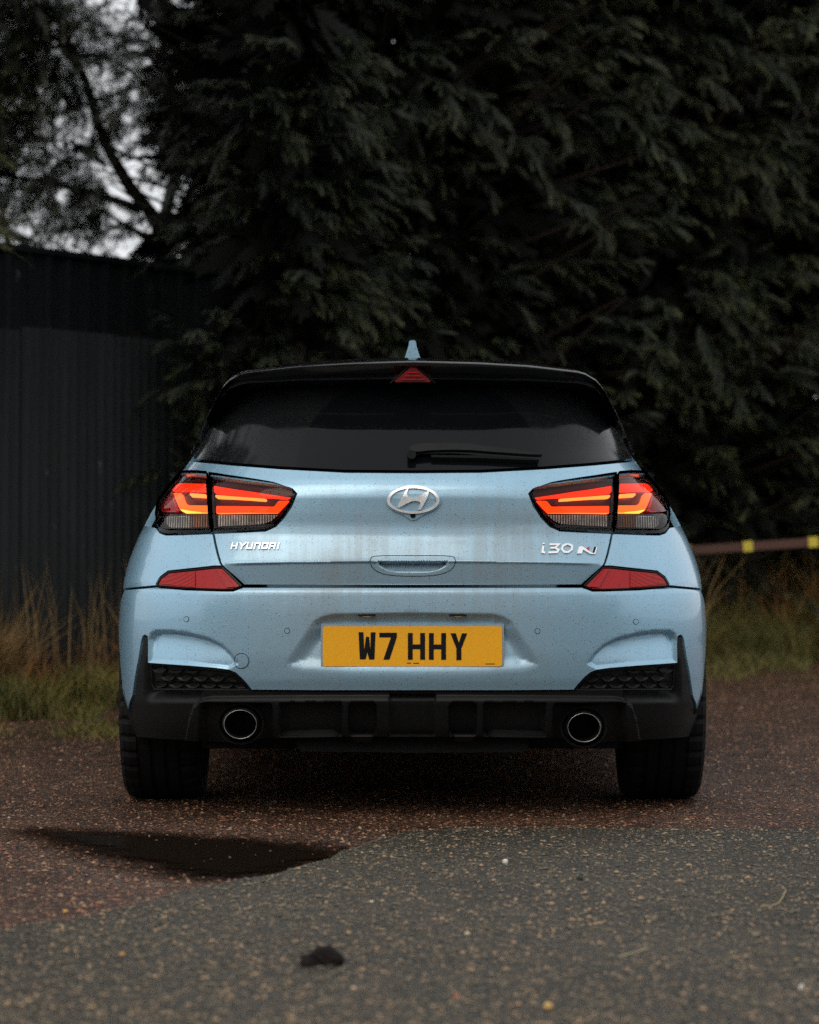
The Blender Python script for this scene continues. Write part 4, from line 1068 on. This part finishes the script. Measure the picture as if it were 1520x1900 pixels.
r0 = cl(sample_strip(2600, .0, 5.0, .10, .7), .1, 5); blades('dry_grass', r0, .12 + .26 * rng.random(len(r0)), .6, .006, M['bracken'], 'rust brown dead grass among the green by the fence', .8)
r0 = sample_strip(190, -.2, 3.4, .08, .50); blades('tall_grass', r0, .40 + .42 * rng.random(len(r0)), .16, .007, M['straw_m'], 'tall thin dry stalks standing against the dark fence', .25)
r0 = sample_strip(700, .55, .95, .18, .42); lean = r0.copy(); blades('straw_tuft', r0, .30 + .22 * rng.random(len(r0)), .35, .006, M['straw_m'], 'pale straw tuft at the left edge by the fence', .7)
def rect(n, x0, x1, y0, y1): return np.column_stack([x0 + (x1 - x0) * rng.random(n), y0 + (y1 - y0) * rng.random(n), np.full(n, .008)])
M['bank'] = leafmat('bank_green_lit', (.06, .075, .02), (.15, .13, .038), (.20, .12, .035), sc=2.5); M['bank_straw_lit'] = leafmat('bank_straw_lit', (.26, .17, .06), (.38, .25, .10), (.16, .12, .04), sc=4)  # paler copies of the verge grasses, light on the bank put into the colour
r0 = cl(rect(26000, .9, 4.6, 8.75, 11.2), -.45, 4); hh = (.16 + .36 * rng.random(len(r0))) * (.6 + .4 * np.clip((r0[:, 1] - 8.7) / 1.0, 0, 1.4)); blades('bank_grass', r0, hh, .45, .007, M['bank'], 'long green grass on the bank right of the car', .8)
r0 = cl(rect(16000, .9, 4.6, 6.6, 8.9), .1, 3); r0 = r0[rng.random(len(r0)) < ((r0[:, 1] - 6.5) / 2.4) ** 1.6]; blades('bank_fringe', r0, .03 + .10 * rng.random(len(r0)) * np.clip((r0[:, 1] - 6.3) / 2, .2, 1), .7, .007, M['bank'], 'short tufts of grass straying from the right bank onto the yard', .9)
r0 = cl(rect(9000, .9, 4.6, 9.1, 11.0), .0, 3.5); blades('bank_dry_grass', r0, .36 + .46 * rng.random(len(r0)), .28, .007, M['bank_straw_lit'], 'straw coloured dead stalks on the right bank', .5)
r0 = cl(rect(5000, .9, 4.6, 9.2, 11.4), .25, 3.0); blades('bank_bracken', r0, .28 + .42 * rng.random(len(r0)), .4, .010, M['bracken'], 'brown bracken among the grass of the right bank', .8)

# fences -------------------------------------------------------------
def fence_mat(name, a, b, green):
    t = NT(name); n1 = t.noise(1.0, 5, .6, t.scaled((6, 6, .8))); n2 = t.noise(26, 4)
    base = t.mix(t.ramp(n1.outputs[0], [(.3, 0.0), (.7, 1.0)]), a, b)
    spots = t.ramp(t.noise(1.0, 3, .6, t.scaled((16, 16, 7))).outputs[0], [(.70, 0.0), (.76, .55)])
    base = t.mix(spots, base, (.12, .14, .15)); base = t.mix(t.ramp(n2.outputs[0], [(.55, 0.0), (.7, .5)]), base, green)
    t.set(Base_Color=base, Specular_IOR_Level=.12, Roughness=.6); return t.m
M['corr'] = fence_mat('weathered_corrugated_iron', (.009, .0105, .011), (.017, .0185, .019), (.009, .012, .007))
M['corr2'] = fence_mat('dark_ribbed_sheet', (.004, .0055, .006), (.007, .0085, .009), (.004, .006, .005))
d2 = (FB - FA) / np.linalg.norm(FB - FA); n2d = np.array([d2[1], -d2[0]]); FL = np.linalg.norm(FB - FA)
def sheet(parent, t0, wid, z0, z1, pitch, amp, off, mat, trapez=False):
    m = int(wid / pitch * (8 if not trapez else 12)); V = []; Fc = []
    for i in range(m + 1):
        t = t0 + wid * i / m; ph = (t / pitch) % 1
        if trapez: o_ = amp * (1 if ph < .25 else (1 - (ph - .25) / .1 if ph < .35 else (0 if ph < .9 else (ph - .9) / .1)))
        else: o_ = amp * math.sin(2 * math.pi * ph)
        q = FA + d2 * t + n2d * (off + o_)
        V += [(q[0], q[1], z0), (q[0], q[1], z1)]
    for i in range(m): Fc.append((2 * i, 2 * i + 2, 2 * i + 3, 2 * i + 1))
    k = len(V); V += [(x - n2d[0] * .0015, y - n2d[1] * .0015, z) for x, y, z in V]
    for i in range(m): Fc.append((k + 2 * i, k + 2 * i + 1, k + 2 * i + 3, k + 2 * i + 2)); Fc.append((2 * i + 1, 2 * i + 3, k + 2 * i + 3, k + 2 * i + 1))
    mesh_obj('sheet', V, Fc, mat, parent, smooth=True)
fen = empty('corrugated_fence', (FA[0], FA[1], 0), 'lower grey corrugated iron fence with narrow ribs', 'fence')
i = 0; t = -2.286
while t < FL - .05:
    sheet(fen, t, .77, .02, 1.80 - .012 * (i % 3 == 1) + .006 * (i % 2), .077, .010, .004 * (i % 2), M['corr']); t += .762; i += 1
for zz in (.45, 1.35):
    mb = MB(); c = FA + d2 * (FL / 2 - 1.1) - n2d * .045; mb.box((c[0], c[1], zz), (FL + 2.2, .05, .07), ((d2[0], d2[1], 0), (n2d[0], n2d[1], 0), (0, 0, 1))); mb.build('rail', M['soil'], fen)
for k in range(3):
    c = FA + d2 * (.3 + k * 2.3) - n2d * .12; mb = MB(); mb.box((c[0], c[1], .92), (.09, .09, 1.84)); mb.build('post', M['soil'], fen)
fen2 = empty('ribbed_fence', (FA[0] - n2d[0] * .35, FA[1] - n2d[1] * .35, 0), 'taller dark ribbed metal fence rising behind the corrugated one', 'fence')
t = -1.98
while t < FL - .05:
    sheet(fen2, t, 1.0, .02, 2.22, .165, .028, -.35, M['corr2'], True); t += .99
mb = MB(); c = FA + d2 * (FL / 2 - .9) - n2d * .335; mb.box((c[0], c[1], 2.235), (FL + 2.3, .06, .03), ((d2[0], d2[1], 0), (n2d[0], n2d[1], 0), (0, 0, 1))); mb.build('top_rail', M['corr2'], fen2)

# barrier pole --------------------------------------------------------
M['rust'] = simple('rusty_brown_paint', (.085, .034, .022), .65, var=.4, nscale=14, bump=.3)
M['marker'] = simple('yellow_marker', (.62, .50, .05), .45, var=.15, nscale=30)
def bar_pt(px): 
    y = 9.14; k = (y - CY) / F; return np.array((CX + (px - 760) * k, y, CZ - (1020.5 - (px - 1285) * .0655 - 950) * k))
b0, b1 = bar_pt(1130), bar_pt(1790); bd = (b1 - b0); BL = np.linalg.norm(bd); bd /= BL
barr = empty('pole_barrier', (b0[0], b0[1], 0), 'rust brown horizontal pole barrier with yellow markers right of the car', 'barrier')
mb = MB(); c = (b0 + b1) / 2; mb.box(c, (BL, .05, .052), (bd, (0, 1, 0), np.cross(bd, (0, 1, 0)))); mb.build('pole', M['rust'], barr)
for px in (1150, 1272, 1387, 1508, 1632, 1750):
    c = bar_pt(px); mb = MB(); mb.box(c + np.array((0, -.031, .001)), (.058, .010, .062), (bd, (0, 1, 0), np.cross(bd, (0, 1, 0)))); mb.build('marker', M['marker'], barr)
for px in (1160, 1780):
    c = bar_pt(px); mb = MB(); mb.box((c[0], c[1] + .08, c[2] / 2 + .05), (.08, .08, c[2] + .1)); mb.build('post', M['rust'], barr)

# trees ----------------------------------------------------------------
def spray_proto(seed, coarse=1.0, n=8):
    """flat feathery cypress spray along +X, unit length"""
    r_ = np.random.default_rng(seed); tris = []
    def droop(p): return np.array((p[0], p[1], -.38 * p[0] ** 2 + .05 * abs(p[1])))
    def blade(a, b, wd):
        d = b - a; L = np.linalg.norm(d); n = np.array((-d[1], d[0])) / (L + 1e-9) * wd / 2
        tris.append((np.append(a - n, 0), np.append(a + n, 0), np.append(b, 0)))
    for i in range(n):
        t = (i + .3) / n; base = np.array((t, .02 * math.sin(5 * t + seed)))
        for sgn in (-1, 1):
            if r_.random() < .12: continue
            L = (.42 * (1 - t) ** .8 + .10) * r_.uniform(.6, 1.25); an = R(r_.uniform(22, 38)) * sgn
            tip = base + L * np.array((math.cos(an), math.sin(an))); blade(base, tip, (.042 if coarse == 1 else .12))
            for j in range(3 if coarse > 2 else 0):
                q = base + (tip - base) * (.25 + .2 * j); a2 = an + R(r_.uniform(28, 45)) * (1 if j % 2 else -1); l2 = L * .38 * (1 - .16 * j)
                blade(q, q + l2 * np.array((math.cos(a2), math.sin(a2))), .075)
    blade(np.array((.0, .0)), np.array((1.06, .0)), .03)
    tr = np.array(tris); flat = tr.reshape(-1, 3)
    flat = np.array([droop(p) for p in flat]); flat[:, 2] += r_.normal(0, .006, len(flat))
    return flat
FINE = [spray_proto(k) for k in range(6)]; COARSE = [spray_proto(10 + k, 4.5, 8) for k in range(4)]; MEDIUM = [spray_proto(20 + k, 1.5, 10) for k in range(4)]
def sprays(pos, dirs, lens, roll, PROTO=None):
    PROTO = PROTO or FINE
    """instances of the spray prototypes: positions, unit directions, lengths, roll angles -> triangle soup"""
    out = []; tips = []; n = len(pos); which = rng.integers(0, len(PROTO), n)
    d = dirs / np.linalg.norm(dirs, axis=1)[:, None]
    side = np.cross(d, np.array((0, 0, 1.0))); side /= np.linalg.norm(side, axis=1)[:, None] + 1e-9; up = np.cross(side, d)
    c, s_ = np.cos(roll)[:, None], np.sin(roll)[:, None]; sd_, u2 = side * c + up * s_, up * c - side * s_
    for k in range(len(PROTO)):
        m = which == k
        if not m.any(): continue
        P = PROTO[k]; L = lens[m][:, None, None]
        q = pos[m][:, None] + L * (P[None, :, 0:1] * d[m][:, None] + P[None, :, 1:2] * sd_[m][:, None] + P[None, :, 2:3] * (u2[m][:, None] * .5 + np.array((0, 0, .5))))
        out.append(q.reshape(-1, 3)); tips.append(np.tile(P[:, 0], m.sum()))
    global TIP; TIP = np.hstack(tips)
    V = np.vstack(out); return V, np.arange(len(V)).reshape(-1, 3)
def foliage_mat(name, old, new, fresh):
    t = NT(name); n1 = t.noise(1.6, 4); at = t.n('Attribute'); at.attribute_name = 'tip'
    base = t.mix(t.ramp(n1.outputs[0], [(.35, 0.0), (.65, 1.0)]), old, new)
    f = t.math('MULTIPLY', t.ramp(at.outputs['Fac'], [(.35, 0.0), (1.0, 1.0)]), t.ramp(t.noise(2.3, 3).outputs[0], [(.38, .1), (.62, 1.0)]))
    t.set(Base_Color=t.mix(f, base, fresh), Roughness=.5, Specular_IOR_Level=.3); return t.m
M['inner'] = leafmat('foliage_painted_shade', (.002, .003, .0015), (.004, .005, .002), rough=.8)  # shade inside the crowns put into a near-black foliage colour
M['foliage'] = foliage_mat('cypress_green', (.005, .010, .006), (.012, .019, .009), (.088, .092, .036))
M['unused'] = leafmat('cypress_green', (.005, .009, .0045), (.013, .018, .007), (.034, .034, .011), rough=.55, sc=1.6)
M['foliage2'] = foliage_mat('cypress_olive', (.03, .038, .012), (.05, .055, .018), (.12, .11, .035))
M['bark'] = simple('dark_bark', (.028, .021, .015), .9, var=.5, nscale=18, bump=.6)
VOIDS = []
def void(px, py, rx, ry, y=10.2, ryy=4.5):
    k = (y - CY) / F; VOIDS.append((np.array((CX + (px - 760) * k, y, CZ - (py - 950) * k)), np.array((rx * k, ryy, ry * k))))
for v_ in ((268, 352, 88, 46), (205, 285, 42, 38), (80, 228, 75, 20), (245, 245, 48, 24), (120, 50, 48, 22), (215, 22, 40, 20), (160, 110, 40, 26), (285, 85, 22, 18), (330, 172, 26, 20), (60, 130, 30, 20), (90, 330, 45, 14),
           (455, 85, 36, 17), (592, 108, 24, 34), (445, 303, 15, 15), (500, 42, 10, 22), (372, 205, 16, 26), (735, 130, 16, 10), (935, 103, 52, 12), (845, 140, 24, 9), (660, 285, 14, 8), (712, 360, 9, 20), (700, 425, 9, 9), (1058, 185, 6, 6)): void(*v_)
def in_void(P):
    k = np.zeros(len(P), bool)
    for c, r_ in VOIDS: k |= (((P - c) / r_) ** 2).sum(1) < 1
    return k
def cypress(name, base, height, rad, nb, per, label, hmin=.15, facing=True, mat='foliage', lean=(0, 0), zvis=5.2, core=7000):
    root = empty(name, (base[0], base[1], 0), label, 'tree', 'cypress trees behind the car')
    mb = MB(); pts = [(base[0] + lean[0] * t, base[1] + lean[1] * t, height * t) for t in np.linspace(0, 1, 8)]
    mb.tube(pts, [.16 * (1 - t) ** .8 + .012 for t in np.linspace(0, 1, 8)], 9); mb.build('trunk', M['bark'], root, smooth=True)
    br = MB(); Pp, Dd, Ll = [], [], []
    for b in range(nb):
        low = rng.random() < .80 or height < 4
        h = hmin + (zvis - hmin) * rng.random() if low else zvis + (height * .95 - zvis) * rng.random()
        phi = rng.normal(-math.pi / 2, .85) if (facing and rng.random() < .88) else rng.random() * 6.283
        rr = rad * (1 - (h / height) ** 1.6) * rng.uniform(.75, 1.12) + .15
        t = h / height; o = np.array((base[0] + lean[0] * t, base[1] + lean[1] * t, h)); el = rng.uniform(.05, .55)
        dr = np.array((math.cos(phi) * math.cos(el), math.sin(phi) * math.cos(el), math.sin(el)))
        tip = o + dr * rr; mid = o + dr * rr * .5 + np.array((0, 0, -.06 * rr))
        br.tube([o, mid, tip], [.028, .017, .006], 5, False)
        if not low:
            n = 12; f = .3 + .7 * rng.random(n); p = o + (tip - o) * f[:, None] + rng.normal(0, .15, (n, 3)); Pp.append(p); Dd.append(dr + rng.normal(0, .4, (n, 3))); Ll.append(rng.uniform(.45, .8, n)); continue
        nsub = per // 13
        for q in range(nsub):                                # drooping branchlets, each feathered with small sprays
            f = .30 + .72 * rng.random() ** .7
            st = o + (mid - o) * min(f * 2, 1) + (tip - mid) * max(f * 2 - 1, 0) + rng.normal(0, .08, 3)
            dv = dr + rng.normal(0, .50, 3) + np.array((.40, 0, .12)); dv /= np.linalg.norm(dv); Ls = rng.uniform(.28, .55)
            tt = np.linspace(.12, 1, 15); ax = st + dv * Ls * tt[:, None] + np.array((0, 0, -.32 * Ls)) * (tt ** 2)[:, None]
            tg_ = dv + np.array((0, 0, -.64)) * tt[:, None]; sd_ = np.cross(dv, (0, 0, 1.0)); sd_ /= np.linalg.norm(sd_) + 1e-9
            sg_ = np.where(np.arange(15) % 2 == 0, 1, -1)[:, None]
            Pp.append(ax); Dd.append(tg_ + sd_ * sg_ * (.75 * (1 - tt[:, None] * .7)) + rng.normal(0, .18, (15, 3))); Ll.append(rng.uniform(.09, .17, 15) * (1.15 - .4 * tt))
    P, D, L = np.vstack(Pp), np.vstack(Dd), np.hstack(Ll); Dn = D / np.linalg.norm(D, axis=1)[:, None] * L[:, None]; k = ~in_void(P + Dn * .5) & ~in_void(P + Dn) & ~in_void(P) & (P[:, 2] > .03)
    P, D, L = P[k], D[k], L[k]
    br.build('branches', M['bark'], root)
    V, Tt = sprays(P, D, L, rng.normal(0, .6, len(P))); fast_mesh('crown', V, Tt, M[mat], root, tip=TIP)
    # dense inner growth round the trunk
    z = hmin + (zvis + .8 - hmin) * rng.random(core); a = rng.random(core) * 6.283; rr = rad * .62 * rng.random(core) ** .5 * (1 - (z / height) ** 1.6)
    P = np.column_stack([base[0] + rr * np.cos(a), base[1] + rr * np.sin(a), z]); D = np.column_stack([np.cos(a), np.sin(a) - .3, rng.normal(.1, .5, core)]) + rng.normal(0, .4, (core, 3)); L = rng.uniform(.22, .5, core)
    Dn = D / np.linalg.norm(D, axis=1)[:, None] * L[:, None]; k = ~in_void(P) & ~in_void(P + Dn * .5) & ~in_void(P + Dn)
    if k.any():
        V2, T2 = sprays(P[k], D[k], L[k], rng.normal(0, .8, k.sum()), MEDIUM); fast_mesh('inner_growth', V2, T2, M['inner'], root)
    return root
cypress('cypress_tree', (-.35, 9.6), 9.5, 2.1, 230, 78, 'dense dark cypress directly behind the car roof')
cypress('young_cypress', (-.66, 7.0), 3.2, .46, 50, 78, 'low bushy cypress hiding the fence end left of the roof', zvis=3.1, core=500)
cypress('cypress_tree', (1.35, 10.9), 9.0, 2.0, 210, 78, 'tall dark cypress behind the right half of the car')
cypress('cypress_tree', (3.0, 11.6), 9.5, 2.1, 220, 78, 'cypress with lighter drooping sprays at the right edge', mat='foliage')
cypress('cypress_tree', (4.9, 11.2), 9.0, 2.2, 90, 50, 'cypress mostly beyond the right edge of the picture')
cypress('cypress_tree', (-3.4, 13.5), 8.0, 2.3, 60, 40, 'thin cypress with bright sky gaps at the upper left', hmin=.3, core=150)
# bare limbs of the thin tree that show against the sky
def tp(px, py, y=10.9): return np.array(spoint(px, py, y))
lim = empty('leaning_tree', tuple(tp(312, 0, 10.9) * [1, 1, 0]), 'leaning tree with dark bare limbs against the sky at upper left', 'tree')
mb = MB(); mb.tube([tuple(tp(312, 0, 10.9) * [1, 1, 0]), tp(318, 700), tp(300, 420), tp(284, 402)], [.13, .10, .075, .06], 9); mb.build('trunk', M['bark'], lim, smooth=True)
for pts, r0_ in (([(290, 408), (240, 345), (205, 285), (182, 232), (160, 150), (120, 60), (70, -30)], .050), ([(262, 390), (215, 372), (150, 352), (70, 335), (-30, 318)], .036), ([(300, 430), (330, 300), (322, 190), (300, 60), (310, -40)], .045), ([(215, 300), (260, 262), (300, 262)], .014), ([(195, 258), (230, 292), (300, 296)], .014), ([(160, 150), (110, 75), (40, 35), (-20, 5)], .028), ([(330, 300), (400, 230), (440, 120), (450, -20)], .03)):
    mb = MB(); q = [tp(*p) for p in pts]; mb.tube(q, list(np.linspace(r0_, r0_ * .35, len(q))), 7); mb.build('limb', M['bark'], lim, smooth=True)
Pp, Dd, Ll = [], [], []
for pts in ([(182, 232), (120, 60), (60, -40)], [(215, 372), (150, 352), (0, 322)], [(330, 300), (322, 190), (310, -20)], [(160, 150), (40, 35), (-20, 0)], [(330, 300), (440, 120), (450, -20)], [(60, 180), (20, 150), (-40, 120)], [(20, 290), (-40, 260), (-60, 200)]):
    q = np.array([tp(*p) for p in pts])
    for s_ in range(2):
        n = 420; f = rng.random(n); p = q[s_] + (q[s_ + 1] - q[s_]) * f[:, None] + rng.normal(0, .20, (n, 3)); Pp.append(p); Dd.append(rng.normal(0, .6, (n, 3)) + [-.3, -.3, -.15]); Ll.append(rng.uniform(.12, .25, n))
P, D, L = np.vstack(Pp), np.vstack(Dd), np.hstack(Ll); k = ~in_void(P) | (rng.random(len(P)) < .06)
V, Tt = sprays(P[k], D[k], L[k], rng.normal(0, .8, k.sum())); fast_mesh('crown', V, Tt, M['foliage'], lim, tip=TIP)
# near cypress outside the left edge whose branch tips reach into the picture
nb_ = empty('near_cypress', (-3.7, 5.0, 0), 'near cypress whose olive branch tips poke in at the left edge', 'tree')
mb = MB(); mb.tube([(-3.7, 5.0, 0), (-3.65, 5.0, 2.2), (-3.6, 5.0, 5.5)], [.14, .10, .04], 9); mb.build('trunk', M['bark'], nb_, smooth=True)
Pp, Dd, Ll = [], [], []; br = MB()
for (px, py) in ((30, 190), (62, 285), (60, 415), (-40, 120), (-60, 340), (-50, 470), (-90, 230)):
    k_ = (5.0 - CY) / F; tip = np.array((CX + (px - 760) * k_, 5.0 + rng.uniform(-.2, .2), CZ - (py - 950) * k_)); o = np.array((-3.65, 5.0, tip[2] - .25)); br.tube([o, (o + tip) / 2 + (0, 0, .06), tip - (.10, 0, 0)], [.025, .014, .005], 5, False)
    n = 70; f = .55 + .45 * rng.random(n); p = o + (tip - o) * f[:, None] + rng.normal(0, .035, (n, 3)) - np.array((.16, 0, 0)); Pp.append(p); Dd.append(rng.normal(0, .28, (n, 3)) + [1, -.05, .12]); Ll.append(rng.uniform(.12, .22, n))
for _ in range(60):
    z = rng.uniform(.3, 6); a = rng.uniform(-1.2, 1.2); o = np.array((-3.65, 5.0, z)); tip = o + np.array((math.cos(a) * 1.0, math.sin(a) * 1.0, .3)); br.tube([o, tip], [.02, .006], 5, False)
    n = 30; f = .3 + .7 * rng.random(n); p = o + (tip - o) * f[:, None] + rng.normal(0, .1, (n, 3)); p[:, 0] = np.minimum(p[:, 0], -2.45); Pp.append(p); Dd.append(rng.normal(0, .4, (n, 3)) + [.4, 0, .1]); Ll.append(rng.uniform(.2, .35, n))
br.build('branches', M['bark'], nb_); P, D, L = np.vstack(Pp), np.vstack(Dd), np.hstack(Ll); V, Tt = sprays(P, D, L, rng.normal(0, .5, len(P))); fast_mesh('crown', V, Tt, M['foliage2'], nb_, tip=TIP)
n = 900; q = rng.normal(0, 1, (n, 3)); q /= np.linalg.norm(q, axis=1)[:, None]; q *= rng.random((n, 1)) ** .4        # unseen canopy added overhead to shade the fence and left ground
P = np.array((-2.7, 5.4, 5.6)) + q * [2.2, 3.0, 1.9]; P[:, 2] = np.maximum(P[:, 2], 3.75 + .1 * rng.random(n)); V, Tt = sprays(P, q + rng.normal(0, .4, (n, 3)), rng.uniform(.5, .9, n), rng.normal(0, .8, n), COARSE); V[:, 2] = np.maximum(V[:, 2], 3.6); fast_mesh('added_shade_canopy', V, Tt, M['inner'], nb_)

# wood behind the photographer: only its reflection in the paint and glass shows
n = 2200; x = rng.uniform(-34, 34, n); h = rng.random(n); top = 5.2 + 1.6 * np.sin(x * .45) + .9 * np.sin(x * 1.3 + 1)
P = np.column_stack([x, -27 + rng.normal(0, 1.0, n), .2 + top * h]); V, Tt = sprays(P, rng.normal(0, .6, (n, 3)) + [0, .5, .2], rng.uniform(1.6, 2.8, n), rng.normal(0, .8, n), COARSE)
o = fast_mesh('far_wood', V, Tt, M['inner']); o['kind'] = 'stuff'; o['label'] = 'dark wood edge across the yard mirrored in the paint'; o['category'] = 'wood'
